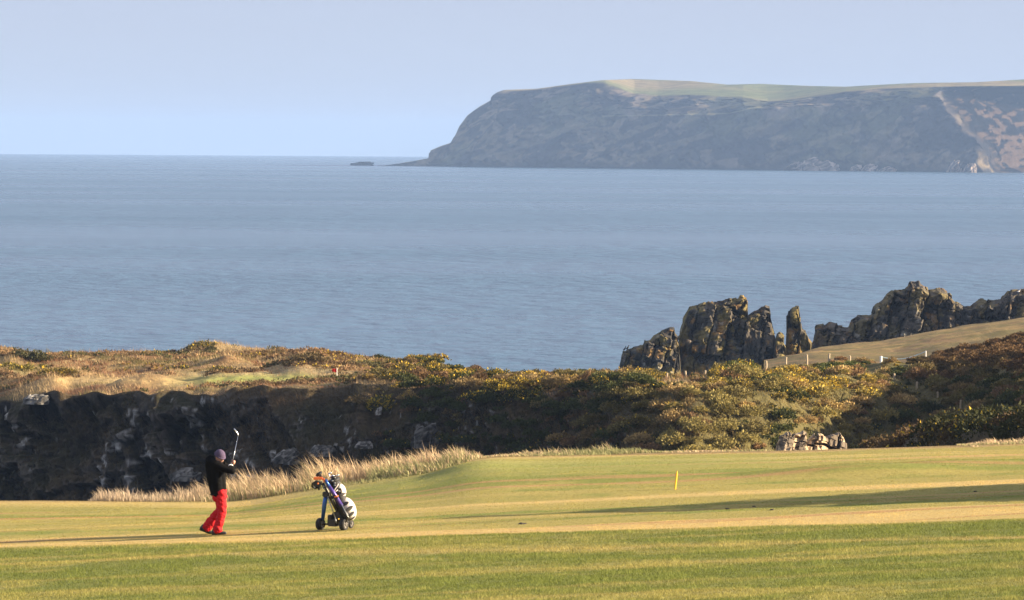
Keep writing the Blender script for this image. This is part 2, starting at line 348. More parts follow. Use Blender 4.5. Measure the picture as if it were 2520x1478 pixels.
SKY_L = [(-700,860,432),(0,860,430),(60,868,430),(180,866,432),(250,868,432),(350,873,432),(440,873,432),(490,864,432),(550,863,432),(650,868,431),(740,873,430),(850,877,428),(900,882,426),(950,887,424),(1060,884,418),(1090,890,414),(1120,903,408),(1190,916,396),(1260,922,384),(1350,918,376),(1480,920,370),(1560,915,366),(1640,917,364),(1720,922,362),(1800,914,364),(1880,906,367),(1950,902,371),(2050,893,378),(2110,896,382),(2140,900,384),(2200,905,386),(2260,892,388),(2330,880,385),(2420,855,380),(2460,848,378),(2520,840,375),(2700,818,372),(3200,812,360)]
us_l = np.concatenate([np.arange(-700, -60, 16.0), np.arange(-60, 2580, 4.0), np.arange(2580, 3200, 16.0)])
def build_land():
    us = us_l
    base = cz(BASE_L)(us); edge = cv([(u, v + 9 * float(vnoise2(np.array(u / 34.), np.array(.5), 3)) * (u < 900), Y + 2.2 * float(vnoise2(np.array(u / 47.), np.array(7.5), 5))) for u, v, Y in zip(us, interp(EDGE_L, us, 1), interp(EDGE_L, us, 2))])(us); green = cv(sink(GREEN_L))(us); skyl = cv(sink(SKY_L))(us)
    foot = base.copy(); foot[:, 1] -= 30; foot[:, 2] -= 6
    back = skyl.copy(); back[:, 1] += 14; back[:, 2] -= np.interp(us, [1000, 2000], [4, 2])
    back2 = back.copy(); back2[:, 1] += 18; back2[:, 2] = -2
    cs = [foot, base, edge, green, skyl, back, back2]
    g = loft(us, [lambda u, c=c: c for c in cs], [4, 70, 16, 40, 8, 4])
    nu, nt = g.shape[:2]; t = np.arange(nt)[None, :]
    vx0, vy0 = V(g)
    # rounded bank on the right, sharp cliff brow on the left
    gs = smooth_rows(g.copy(), 14); k = sm(560, 1250, vx0)[..., None]; g = g * (1 - k) + gs * k
    # bank shoulders: vegetated slopes bulge
    bul = np.sin(np.clip((t - 4) / 70, 0, 1) * np.pi) * sm(800, 1500, vx0); g[..., 2] += bul * 2.0; 
    vx, vy = V(g)
    # knolls and hollows of the plateau
    pl = sm(76, 86, t) * (1 - sm(126, 132, t))
    g[..., 2] += pl * (fbm2(g[..., 0], g[..., 1], 5, 6, 4, 21) * .9)
    for (u, Y, su, sy, h) in [(330, 377, 3.2, 2.2, .75), (385, 378, 1.6, 2.0, .5), (60, 381, 3.4, 2.5, .8), (760, 393, 4.5, 5, .8), (510, 429, 2.5, 5, .6), (770, 412, 2.4, 4, .7), (560, 404, 2.5, 4, .7), (20, 418, 3, 5, .8)]:
        c = P(u, 900, Y); g[..., 2] += h * np.exp(-((g[..., 0] - c[0]) / su) ** 2 - ((g[..., 1] - c[1]) / sy) ** 2)
    n = normals(g)
    # cliff relief: joints and ledges
    wc = sm(3, 12, t) * (1 - sm(66, 74, t)) * (1 - sm(430, 800, vx0) * .72)
    q = g.copy(); q = np.stack([q[..., 0] + .45 * q[..., 2], q[..., 1], q[..., 2] - .3 * q[..., 0]], -1)
    wx = q[..., 0] + .8 * fbm(q / 5.0, 2, 231); wz = q[..., 2] + .6 * fbm(q / 4.5, 2, 233)
    idv, idw, ed, _, _ = bricks(wx, wz, 2.3, 2.6, 5); idv2, _, ed2, _, _ = bricks(wx, wz, .95, .8, 8); ed = ed * 1.0
    id3, _, _, _, _ = bricks(wx, wz, .42, .34, 12)
    rel = fbm(q / 9.0, 4, 31) * 3.0 + idv * 1.5 + idv2 * .65 + id3 * .22 - .5 * (1 - sm(0, .12, ed))
    gully = np.exp(-((vx0 - 170 + (vy0 - 1100) * .75) / 60) ** 2) * 1.6 + np.exp(-((vx0 - 500 + (vy0 - 1100) * .2) / 40) ** 2) * 1.5
    d = np.stack([-np.full((nu, nt), .35), -np.full((nu, nt), .92), np.full((nu, nt), .15)], -1)
    g = g + d * ((rel - gully) * wc)[..., None]
    g[..., 2] += (1 - wc) * sm(8, 20, t) * (1 - sm(70, 80, t)) * fbm(q / 7.0, 4, 61) * 1.5
    vx, vy = V(g); n = normals(g)
    # colours of the ground itself
    f1 = fbm(g / 5.0, 4, 71); f2 = fbm(g / 1.6, 4, 83); f3 = fbm2(g[..., 0], g[..., 1], 9, 5, 3, 97)
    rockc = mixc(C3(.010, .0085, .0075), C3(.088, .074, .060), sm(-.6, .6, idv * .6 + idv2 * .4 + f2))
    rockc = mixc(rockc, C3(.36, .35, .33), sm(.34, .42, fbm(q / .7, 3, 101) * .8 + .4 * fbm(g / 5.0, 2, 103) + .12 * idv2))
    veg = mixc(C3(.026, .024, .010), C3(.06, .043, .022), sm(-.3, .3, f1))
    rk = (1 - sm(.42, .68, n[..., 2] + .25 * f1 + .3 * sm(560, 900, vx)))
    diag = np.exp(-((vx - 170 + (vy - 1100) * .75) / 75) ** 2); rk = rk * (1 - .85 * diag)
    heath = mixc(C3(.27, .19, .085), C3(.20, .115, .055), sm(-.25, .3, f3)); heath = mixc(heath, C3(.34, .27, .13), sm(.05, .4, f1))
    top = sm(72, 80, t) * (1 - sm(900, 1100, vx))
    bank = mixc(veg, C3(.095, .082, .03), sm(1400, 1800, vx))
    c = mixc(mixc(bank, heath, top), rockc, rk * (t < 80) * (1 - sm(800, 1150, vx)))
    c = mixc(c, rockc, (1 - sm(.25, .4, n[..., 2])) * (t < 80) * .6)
    lawn = sm(905, 915, vy) * 0
    gv = np.interp(vx, [120, 380, 500, 640, 830, 850], [936, 940, 937, 934, 930, 928]); gw = np.interp(vx, [120, 200, 380, 560, 700, 850], [4, 7, 11, 13, 11, 3])
    lawn = np.exp(-((vy - gv) / gw) ** 4) * (vx > 125) * (vx < 850) * (t > 76)
    gcol = mixc(C3(.36, .26, .12), C3(.25, .265, .07), sm(380, 560, vx) * (1 - sm(760, 830, vx)))
    c = mixc(c, gcol, np.clip(lawn, 0, 1))
    sandy = np.exp(-((vx - 770) / 110) ** 4 - ((vy - 912) / 12) ** 2) * (t > 76); c = mixc(c, C3(.33, .26, .14), sandy * .8)
    F = grid_faces(nu, nt).reshape(nu - 1, nt - 1, 4)
    cut = 74
    def sub(t0, t1, name):
        f = F[:, t0:t1].reshape(-1, 4); used, inv = np.unique(f, return_inverse=True)
        return np_mesh(name, g.reshape(-1, 3)[used], inv.reshape(-1, 4), 4, c.reshape(-1, 3)[used])
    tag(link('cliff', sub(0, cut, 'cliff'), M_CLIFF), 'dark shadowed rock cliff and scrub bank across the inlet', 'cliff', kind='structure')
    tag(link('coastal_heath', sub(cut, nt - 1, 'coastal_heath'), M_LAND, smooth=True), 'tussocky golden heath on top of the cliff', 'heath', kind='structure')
    return g, t + 0 * vx, vx, vy, n, lawn
G_L, T_L, VX_L, VY_L, N_L, LAWN_L = build_land()

# ---- golden slope behind the gorse on the right
def build_slope():
    us = np.arange(1880, 3100, 8.0)
    a = cv([(1880,905,440),(2000,900,440),(2200,905,440),(2520,870,440),(3100,800,440)]); b = cv([(1880,895,520),(1990,866,522),(2200,836,540),(2370,806,555),(2520,782,565),(3100,715,580)])
    m = lambda u: a(u) * .5 + b(u) * .5 + np.array([0, 0, .5])
    def bk(u): p = b(u); p[:, 1] += 14; p[:, 2] -= 4; return p
    def bk2(u): p = b(u); p[:, 1] += 30; p[:, 2] = -2; return p
    def fr(u): p = a(u); p[:, 1] -= 25; p[:, 2] -= 5; return p
    g = loft(us, [fr, a, m, b, bk, bk2], [6, 30, 30, 6, 4]); g = smooth_rows(g, 3)
    g[..., 2] += fbm2(g[..., 0], g[..., 1], 9, 16, 4, 5) * .55 + fbm2(g[..., 0], g[..., 1], 2.5, 6, 3, 6) * .10
    vx, vy = V(g)
    s = fbm2(g[..., 0] - .25 * g[..., 1], g[..., 1], 14, 3.2, 4, 15)
    c = mixc(C3(.25, .175, .07), C3(.15, .125, .045), sm(-.2, .25, s)); c = mixc(c, C3(.10, .075, .035), (1 - sm(450, 492, g[..., 1] + 14 * s)) * .75); c = mixc(c, C3(.20, .13, .06), sm(.15, .5, fbm2(g[..., 0], g[..., 1], 4, 4, 4, 8)))  # front of the slope darkened in the colour for the shade low down
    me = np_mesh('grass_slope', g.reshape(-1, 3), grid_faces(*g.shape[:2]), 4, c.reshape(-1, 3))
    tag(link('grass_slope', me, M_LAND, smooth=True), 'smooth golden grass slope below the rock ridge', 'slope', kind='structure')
    return g
G_S = build_slope()

# ------------------------------------------------------------------ near ground: the fairway
U_EDGE = [(-900,1245),(0,1241),(230,1241),(590,1239),(700,1220),(800,1203),(900,1188),(970,1176),(1070,1162),(1130,1142),(1190,1130),(1300,1128),(1500,1123),(2000,1115),(2520,1099),(3300,1075)]
Y_EDGE = 104.0
def z_at(u, v, Y): return P(u, v, Y)[..., 2]
def near_z(x, y, detail=True):
    u92 = CX + x / 92.0 * FPX
    zl = z_at(np.clip(u92, -1500, 4000), 1342 - .0477 * np.clip(u92, -1500, 4000), 92.0)
    ue = CX + x / Y_EDGE * FPX
    ve = sum(np.interp(ue + o, [p[0] for p in U_EDGE], [p[1] for p in U_EDGE]) for o in (-50, -25, 0, 25, 50)) / 5
    ze = z_at(np.clip(ue, -2000, 4500), ve, Y_EDGE)
    k = sm(93.5, Y_EDGE, y)
    z = zl + (ze - zl) * k
    z = z + .012 * np.clip(80 - y, 0, 60)
    for (u, Y, sx, sy, h) in [(2110, 98.6, 2.4, .7, .24), (2330, 99.6, 1.8, .6, .12), (1150, 102.6, .9, .8, .10), (620, 86.5, 4.0, 1.0, .07), (0, 95, 3, .8, .05)]:
        cx = (u - CX) / FPX * Y; z = z + h * np.exp(-((x - cx) / sx) ** 2 - ((y - Y) / sy) ** 2)
    drop = np.clip(y - Y_EDGE - .4, 0, 400)
    z = z - np.where(drop < 6, .035 * drop ** 2, 1.26 + .42 * (drop - 6) * np.clip(1 - drop / 120, .35, 1))
    if detail:
        yy = y + .07 * x
        z = z + fbm2(x, yy, 7.0, 1.3, 3, 3) * .045 + fbm2(x, yy, 1.6, .5, 2, 4) * .008
    return z
def turf_col(x, y):
    yy = y + .035 * x + .5 * fbm2(x, y, 9, 6, 2, 44)
    s = fbm2(x, yy, 60, 1.9, 3, 52, .6) * 1.5; s2 = fbm2(x, yy, 22, .5, 3, 53) * 1.3; sp = fbm2(x, y, .8, .5, 3, 54)
    green = C3(.20, .22, .052); straw = C3(.485, .365, .143); olive = C3(.315, .272, .082); brown = C3(.37, .225, .10)
    c = mixc(olive, straw, sm(-.05, .40, s + .5 * s2)); c = mixc(c, green, sm(.10, .48, -s + .35 * sp)); c = mixc(c, brown, sm(.25, .55, s2 - .2 * s) * .75)
    # nearer rough is greener, and the rise by the long grass too
    rough = sm(.35, -.35, y + .225 * x - 88.9 + .35 * fbm2(x, y, 6, 3, 2, 45) + .2 * sp)
    r1 = fbm2(x, yy + .04 * x, 7, 1.2, 4, 61, .65) * 1.5
    r2 = y + .225 * x - 88.9; rg = mixc(C3(.160, .185, .042), C3(.285, .262, .078), sm(-.5, .75, r1 + .8 * sp - .45 * np.exp(-((r2 + 1.6) / 1.3) ** 2))); rg = mixc(rg, C3(.38, .305, .110), np.clip(sm(.2, .6, fbm2(x, yy + .04 * x, 9, .8, 4, 62, .6) * 1.4) * .3 + .7 * np.exp(-((r2 + 3.6 + .5 * sp) / .35) ** 2), 0, 1))
    c = mixc(c, rg, rough)
    ue = CX + x / np.maximum(y, 1) * FPX
    rise = np.exp(-((y - 102.3) / 1.7) ** 2) * sm(560, 900, ue) * (1 - sm(1500, 2500, ue)); c = mixc(c, C3(.215, .25, .065), rise * .8)
    lip = np.exp(-((y - 102.8) / 1.1) ** 2) * (1 - sm(300, 700, ue)); c = mixc(c, C3(.22, .215, .06), lip * .75)
    return mixc(c, C3(.25, .19, .09), sm(Y_EDGE, Y_EDGE + 1.0, y))
def build_fairway():
    xs = np.concatenate([np.linspace(-60, -15, 40), np.arange(-14.9, 15, .12), np.linspace(15.1, 60, 40)])
    ys = np.concatenate([np.linspace(3, 70, 40), np.arange(70.5, 77, .5), np.arange(77, 108, .12), np.linspace(108.2, 285, 90)])
    X, Yg = np.meshgrid(xs, ys, indexing='ij')
    Z = near_z(X, Yg)
    Z = np.maximum(Z, -3)
    me = np_mesh('fairway', np.stack([X, Yg, Z], -1).reshape(-1, 3), grid_faces(*X.shape), 4, turf_col(X, Yg).reshape(-1, 3))
    tag(link('fairway', me, M_GROUND, smooth=True), 'mown golf fairway in straw and green bands under low sun', 'fairway', kind='structure')
build_fairway()

# ------------------------------------------------------------------ vegetation generators
def blades(pos, h, w, lean, col, name, mat, segs=1, tipcol=None):
    """one tapering blade per point; segs 1 = a triangle, 2 = bent blade of a quad and a tip"""
    n = len(pos); a = rng.uniform(0, 2 * np.pi, n)
    side = np.stack([np.cos(a), np.sin(a) * .6, np.zeros(n)], -1) * (w / 2)[:, None]
    up = np.zeros((n, 3)); up[:, 2] = h
    b = pos.copy(); b[:, 2] -= .15 * h
    if segs == 1:
        co = np.stack([b - side, b + side, pos + up + lean], 1).reshape(-1, 3)
        f = np.arange(n * 3).reshape(n, 3); cc = np.repeat(col, 3, 0)
    else:
        m1 = pos + up * .6 + lean * .35
        co = np.stack([b - side, b + side, m1 + side * .7, m1 - side * .7, pos + up + lean], 1).reshape(-1, 3)
        i = np.arange(n)[:, None] * 5
        f = np.concatenate([i + np.array([[0, 1, 2]]), i + np.array([[0, 2, 3]]), i + np.array([[3, 2, 4]])], 0); cc = np.repeat(col, 5, 0)
        if tipcol is not None: cc = cc.reshape(n, 5, 3); cc[:, 2:] = tipcol[:, None]; cc = cc.reshape(-1, 3)
    return np_mesh(name, co, f, 3, np.clip(cc, 0, 1))
def sprigs(cen, rad, K, size, col, flower, fcol, flat=.8, seed=0):
    """domed bushes: K small leaf-sized triangles over each dome"""
    n = len(cen)
    d = rng.normal(size=(n, K, 3)); d[..., 2] = np.abs(d[..., 2]) * .9 + .05; d /= np.linalg.norm(d, axis=-1, keepdims=True)
    r = rad[:, None, None] * rng.uniform(.62, 1.08, (n, K, 1))
    p = cen[:, None, :] + d * r * np.array([1, 1, flat])
    p += .22 * rad[:, None, None] * np.stack([vnoise(p / rad[:, None, None] * 1.7 + k * 7, 5 + k) for k in range(3)], -1)
    ax = d + rng.normal(size=d.shape) * .45; ax[..., 2] += .35; ax /= np.linalg.norm(ax, axis=-1, keepdims=True)
    sd = np.cross(ax, rng.normal(size=d.shape)); sd /= np.linalg.norm(sd, axis=-1, keepdims=True) + 1e-6
    s = (size[:, None] * rng.uniform(.6, 1.3, (n, K)))[..., None]
    co = np.stack([p - sd * s * .45, p + sd * s * .45, p + ax * s], 2)
    c = col[:, None, :] * rng.uniform(.65, 1.35, (n, K, 1))
    fl = (rng.uniform(size=(n, K)) < flower[:, None] * sm(.0, .6, d[..., 2] + .6 * vnoise(p / (rad[:, None, None] * .6), 77)))
    c = np.where(fl[..., None], fcol[None, None] * rng.uniform(.7, 1.15, (n, K, 1)), c)
    return co.reshape(-1, 3), np.repeat(np.clip(c, 0, 1).reshape(-1, 3), 3, 0)
def tri_mesh(name, co, cc): return np_mesh(name, co, np.arange(len(co)).reshape(-1, 3), 3, cc)
def sample(g, dens, n):
    """n random points on a lofted grid, weighted by area and density"""
    a, b, c, d = g[:-1, :-1], g[1:, :-1], g[1:, 1:], g[:-1, 1:]
    ar = np.linalg.norm(np.cross(c - a, d - b), axis=-1) / 2 * ((dens[:-1, :-1] + dens[1:, 1:]) / 2)
    cum = np.cumsum(ar.ravel()); k = np.minimum(np.searchsorted(cum, rng.uniform(0, cum[-1], n)), ar.size - 1)
    i, j = np.unravel_index(k, ar.shape); s, t = rng.uniform(size=(2, n, 1))
    return (a[i, j] * (1 - s) * (1 - t) + b[i, j] * s * (1 - t) + c[i, j] * s * t + d[i, j] * (1 - s) * t), i, j
GORSE, YEL, BROWN, STRAW = C3(.052, .060, .018), C3(.56, .39, .045), C3(.165, .100, .048), C3(.36, .26, .12)

# ---- mown turf
def build_turf():
    n = 780000
    y = rng.uniform(71, 105.2, n); x = rng.uniform(-1, 1, n) * (y * 1290 / FPX + .6)
    rough = sm(.35, -.35, y + .225 * x - 88.9)
    clump = fbm2(x, y, .4, .7, 2, 33) * 1.4
    h = (.009 + .024 * rough) * rng.uniform(.6, 1.4, n) * (1 + .5 * clump)
    w = rng.uniform(.008, .016, n)
    lean = rng.normal(size=(n, 3)) * (h * .55)[:, None]; lean[:, 2] = 0
    c = turf_col(x, y) * 1.18 * rng.uniform(.75, 1.28, (n, 1)) * (1 + .18 * clump[:, None])
    pos = np.stack([x, y, near_z(x, y)], -1)
    tag(link('turf_grass', blades(pos, h, w, lean, c, 'turf_grass', M_BLADE), M_BLADE), 'short mown grass covering the fairway', 'grass', kind='stuff')
build_turf()

# ---- long pale rough grass along the fairway edge
def build_rough():
    n0 = 150000
    u = rng.uniform(-100, 2700, n0); y = rng.uniform(102.6, 113, n0); x = (u - CX) / FPX * y
    yb = np.interp(u, [0, 230, 420, 590, 800, 970, 1070, 1190, 1215, 1290, 1560, 1750, 2300, 2400, 2700], [105, 104.6, 104.3, 104.1, 103.8, 103.6, 103.4, 104.6, 105.5, 104.7, 104.9, 105.6, 105.4, 104.4, 104.2])
    hmax = np.interp(u, [0, 215, 250, 420, 600, 800, 930, 990, 1130, 1165, 1200, 1290, 1400, 1560, 1640, 1800, 2300, 2390, 2450, 2700], [.0, .0, .36, .40, .50, .52, .50, .44, .36, .22, .08, .16, .28, .26, .12, .05, .0, .06, .11, .11])
    patch = fbm2(x, y, .75, .9, 3, 88) * 1.4; pat2 = fbm2(x, y, 2.2, 1.6, 2, 89) * 1.3; wisp = fbm2(x, y, .22, .3, 2, 90)
    keep = (y > yb + .5 * patch) & (hmax > .04) & (rng.uniform(size=n0) < sm(-.7, .15, patch)) & (y < yb + np.interp(hmax, [.1, .4], [2.0, 8.0]))
    x, y, hm, patch, pat2, u, yb, wisp = [a[keep] for a in (x, y, hmax, patch, pat2, u, yb, wisp)]; n = len(x)
    low = sm(.1, .45, pat2)                                            # patches of short green growth
    h = hm * rng.uniform(.35, 1.2, n) * (1 + .55 * patch + .35 * wisp) * (.45 + .55 * sm(0, 1.6, y - yb)) * (1 - .5 * low)
    h = np.clip(h, .05, 1.1)
    dirx = -.30 + .35 * fbm2(x, y, 1.5, 1.5, 2, 91)
    lean = np.stack([dirx * h, .10 * fbm2(x, y, 1.2, 1.2, 2, 92) * h, -.10 * h], -1) * rng.uniform(.4, 1.8, (n, 1)) + rng.normal(size=(n, 3)) * (.17 * h)[:, None] * np.array([1, 1, .2])
    w = rng.uniform(.012, .030, n)
    greenish = sm(.0, .35, pat2 + rng.normal(size=n) * .22)
    straw = mixc(C3(.72, .55, .33), C3(.55, .42, .28), rng.uniform(size=n)); c = mixc(straw, C3(.22, .25, .10), greenish * .85)
    c = mixc(c, C3(.42, .36, .30), sm(620, 350, u) * .5) * rng.uniform(.7, 1.25, (n, 1))  # left stretch greyed in the colour, for grass lying in shade
    tip = c * 1.05; base = mixc(c, C3(.24, .20, .09), np.full(n, .45))
    pos = np.stack([x, y, near_z(x, y)], -1)
    tag(link('rough_grass', blades(pos, h, w, lean, base, 'rough_grass', M_BLADE, 2, tip), M_BLADE), 'long pale windblown rough grass along the fairway edge', 'grass', kind='stuff')
build_rough()

# ---- scrub and heath on the opposite land
S = 2520.0 / 3888.0
posts = [(2532, 1417, 1439), (2603, 1409, 1439), (2677, 1407, 1423), (2910, 1371, 1396), (2984, 1357, 1379), (3064, 1347, 1378), (3148, 1343, 1364), (3227, 1351, 1362), (3315, 1386, 1408), (3396, 1419, 1441), (3481, 1450, 1475), (3561, 1488, 1506), (3648, 1519, 1542)]
def clear_posts(p, rad):
    ux, uy = V(p); k = FPX / p[:, 1]; ok = np.ones(len(p), bool)
    for (x, y0, y1) in posts + [(3345, 1353, 1374), (3430, 1345, 1374), (3515, 1333, 1348)]:
        r = rad * k; ok &= ~((np.abs(ux - x * S) < r + 4) & (uy > y1 * S - 4) & (uy - 1.1 * r < y1 * S - 2))
    return ok
def build_scrub():
    vx, vy, t = VX_L, VY_L, T_L
    inview = sm(-250, -100, vx) * (1 - sm(2620, 2750, vx)) * (t > 6) * (t < 134)
    steep = 1 - sm(.25, .5, N_L[..., 2])
    # gorse and dead gorse on the bank
    dens = inview * (sm(820, 1100, vx + 120 * fbm(G_L / 12., 3, 3)) * .9 + .10 * (t > 84)) * (1 - np.clip(LAWN_L, 0, 1)) * (t > 12)
    rockgap = np.exp(-((vx - 2000) / 85) ** 4 - ((vy - 1090) / 36) ** 4); dens = dens * (1 - rockgap)
    n = 3600; p, i, j = sample(G_L, dens, n); ux, uy = V(p)
    pn = fbm(p / 6.0, 3, 17); pn2 = fbm(p / 2.4, 3, 19)
    kind = pn + .6 * pn2 + rng.normal(size=n) * .18
    rad = rng.uniform(.22, .6, n) * (1 + .5 * pn2) * np.where((ux > 2110) & (ux < 2330) & (uy < 915), .6, 1)
    ok = clear_posts(p, rad); p, pn, pn2, kind, rad, ux, uy = [a[ok] for a in (p, pn, pn2, kind, rad, ux, uy)]; n = len(p)
    col = mixc(GORSE, BROWN, sm(.0, .14, kind)); col = mixc(col, C3(.21, .165, .07), sm(.02, .3, fbm(p / 3.5, 2, 25)) * .75)
    fl_zone = np.clip(sm(1040, 880, uy) * .75 + .10, 0, 1) * sm(820, 1000, ux)
    flower = .85 * fl_zone * sm(.10, .28, -kind * .5 + .8 * fbm(p / 4.5, 2, 23)) * (1 - sm(2230, 2330, ux))
    red = sm(2180, 2330, ux) * sm(960, 890, uy); col = mixc(col, C3(.17, .082, .038), red * .7)
    co, cc = sprigs(p + np.array([0, 0, -.1]), rad, 90, rng.uniform(.09, .16, n), col, flower, YEL)
    tag(link('gorse_scrub', tri_mesh('gorse_scrub', co, cc), M_SCRUB), 'dense mass of green brown and yellow gorse covering the bank', 'gorse', kind='stuff')
    # larger rounded bushes with gaps between them
    cand, i, j = sample(G_L, dens * sm(850, 1000, vx), 4200); cr = rng.uniform(.45, 1.35, len(cand)) * np.where(T_L[i, j] > 88, .62, 1.0); keep = []
    cu, cw = V(cand); okp = clear_posts(cand, cr)
    for a in np.argsort(-cr):
        if not okp[a]: continue
        if keep:
            K_ = np.array(keep); d = np.linalg.norm(cand[K_] - cand[a], axis=1)
            if (d < .66 * (cr[K_] + cr[a])).any(): continue
        keep.append(a)
    mp, mr = cand[keep], cr[keep]; m = len(mp); ux, uy = V(mp)
    kd = fbm(mp / 7.0, 2, 17) + rng.normal(size=m) * .22; fz = fbm(mp / 6.5, 2, 23) + rng.normal(size=m) * .12
    pal = np.array([GORSE * 1.0, C3(.115, .095, .034), C3(.165, .102, .048), C3(.23, .165, .070), C3(.15, .125, .042)]); ci = np.clip(np.digitize(kd, [-.20, -.02, .06, .22]), 0, 4)
    mc = pal[ci] * rng.uniform(.75, 1.25, (m, 1)) * (1 + .60 * sm(1480, 1700, ux) * (1 - sm(2180, 2280, ux)))[:, None]; red = sm(2180, 2330, ux) * sm(960, 890, uy); mc = mixc(mc, C3(.155, .085, .042), red * .7)  # mound colour brightened along the sunlit stretch: sunlight put into the palette
    mf = .70 * sm(.0, .22, fz) * (1 - .5 * sm(1150, 1000, ux)) * np.clip(sm(1060, 900, uy) + .08, 0, 1) * (ci != 2) * (1 - sm(2200, 2330, ux)); mf = np.where(rng.uniform(size=m) < .85, mf, 0)
    sub = 13
    ang = rng.uniform(0, 2 * np.pi, (m, sub)); rr = np.sqrt(rng.uniform(size=(m, sub))) * .72
    off = np.stack([np.cos(ang) * rr, np.sin(ang) * rr, (1 - rr ** 2) * .52 * rng.uniform(.6, 1.1, (m, sub))], -1) * mr[:, None, None]
    bc = (mp[:, None] + off).reshape(-1, 3); br = (mr[:, None] * rng.uniform(.26, .46, (m, sub))).ravel()
    co, cc = sprigs(bc, br, 84, np.clip(br * .32, .065, .14), np.repeat(mc, sub, 0) * rng.uniform(.8, 1.2, (m * sub, 1)), np.repeat(mf, sub) * rng.uniform(.4, 1.1, m * sub), YEL, flat=.9)
    tag(link('gorse_mounds', tri_mesh('gorse_mounds', co, cc), M_SCRUB), 'rounded gorse mounds crowding the bank in green brown and yellow', 'gorse', kind='stuff')
    # tussock grass on plateau and slopes
    dens = inview * (1 - np.clip(LAWN_L * 1.3, 0, 1)) * ((t > 74) * sm(1250, 950, vx) + 1.5 * (t <= 74) * sm(400, 600, vx + 90 * fbm(G_L / 8., 3, 13)) * (1 - sm(1500, 1800, vx)) + 1.1 * (t < 72) * np.exp(-((vx - 170 + (vy - 1100) * .75) / 75) ** 2) + .8 * (t < 74) * (t > 30) * sm(.45, .62, N_L[..., 2]) * (1 - sm(600, 800, vx)) + 1.0 * sm(1450, 1700, vx) * sm(900, 1000, vy))
    n = 190000; p, i, j = sample(G_L, dens, n); ux, uy = V(p); tt = T_L[i, j]
    clump = fbm(p / 1.1, 3, 27); big = fbm(p / 5.0, 3, 28)
    h = (.30 + .45 * np.clip(clump, -.3, 1)) * rng.uniform(.6, 1.35, n) * np.where(tt < 74, 1.25, 1.0) * np.where((tt > 73) & (tt < 104) & (ux > 340) & (ux < 880), .45, 1.0)
    lean = np.stack([-.35 * h, -.15 * h, -.1 * h], -1) * rng.uniform(.4, 1.6, (n, 1)) + rng.normal(size=(n, 3)) * (.22 * h)[:, None]
    lean[:, 2] -= np.where(tt < 74, .5, 0) * h; lean[:, 1] -= np.where(tt < 74, .45, 0) * h
    plat = mixc(C3(.50, .37, .20), C3(.28, .155, .085), sm(-.12, .16, big)); plat = mixc(plat, C3(.19, .165, .065), sm(.05, .25, fbm(p / 3., 3, 29)))
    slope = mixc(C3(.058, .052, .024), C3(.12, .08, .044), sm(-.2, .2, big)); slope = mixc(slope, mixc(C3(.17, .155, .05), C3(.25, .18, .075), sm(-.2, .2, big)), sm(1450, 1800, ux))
    c = mixc(slope, plat, (tt > 73).astype(float)) * rng.uniform(.7, 1.3, (n, 1))
    tag(link('heath_grass', blades(p, h, rng.uniform(.035, .075, n), lean, c, 'heath_grass', M_BLADE), M_BLADE), 'tussocky straw and brown grass over the cliff top', 'grass', kind='stuff')
    # low heather and bracken humps on the plateau
    dens = inview * (t > 76) * (1 - np.clip(LAWN_L * 1.5, 0, 1)) * sm(1250, 1000, vx) * sm(.0, .25, fbm(G_L / 6.0, 3, 39) + .18 * sm(900, 880, vy))
    n = 2600; p, i, j = sample(G_L, dens, n); pn = fbm(p / 5.0, 3, 37)
    col = mixc(C3(.15, .10, .05), C3(.10, .095, .038), sm(-.1, .15, pn)); col = mixc(col, C3(.26, .165, .085), sm(.0, .2, fbm(p / 3, 2, 36)))
    co, cc = sprigs(p, rng.uniform(.25, .6, n), 46, rng.uniform(.11, .2, n), col, .25 * sm(.1, .3, fbm(p / 4, 2, 35)), C3(.5, .36, .05), flat=.6)
    tag(link('heather', tri_mesh('heather', co, cc), M_SCRUB), 'low brown heather and bracken humps behind the far green', 'heather', kind='stuff')
build_scrub()

# ---- dark bank of gorse nearer on the right, seen against the light
def build_dark_bank():
    us = np.arange(2090, 3300, 8.0)
    topv = [(2090,1135),(2150,1112),(2200,1085),(2250,1065),(2350,1045),(2450,1030),(2520,1015),(2700,985),(3300,900)]
    Yc = np.interp(us, [2090, 2520, 3300], [232, 205, 165])
    a = P(us, np.full_like(us, 1100.0), Yc - 26); a[:, 2] = 10
    b = P(us, interp(topv, us, 1) + 40, Yc - 9); c = P(us, interp(topv, us, 1), Yc); d = c.copy(); d[:, 1] += 14; d[:, 2] -= 3; e = d.copy(); e[:, 1] += 22; e[:, 2] = 6
    g = loft(us, [lambda u, q=q: q for q in (a, b, c, d, e)], [14, 12, 8, 6]); g = smooth_rows(g, 3); g[..., 2] += .5 * fbm(g / 4., 3, 3)
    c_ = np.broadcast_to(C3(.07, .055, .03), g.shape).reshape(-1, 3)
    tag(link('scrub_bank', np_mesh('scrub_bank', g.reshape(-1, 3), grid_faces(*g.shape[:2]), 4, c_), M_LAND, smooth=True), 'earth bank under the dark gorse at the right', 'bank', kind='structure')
    vx, vy = V(g)
    n = 2900; p, i, j = sample(g, np.where(vx < 2600, 1.0, .45) * (vx < 3000), n)
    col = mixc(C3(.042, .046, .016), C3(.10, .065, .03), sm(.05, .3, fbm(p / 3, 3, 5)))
    co, cc = sprigs(p, rng.uniform(.35, .8, n), 70, rng.uniform(.10, .19, n), col, np.full(n, .05), YEL)
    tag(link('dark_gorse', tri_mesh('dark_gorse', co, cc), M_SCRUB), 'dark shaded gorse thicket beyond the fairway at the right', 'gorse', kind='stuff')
build_dark_bank()

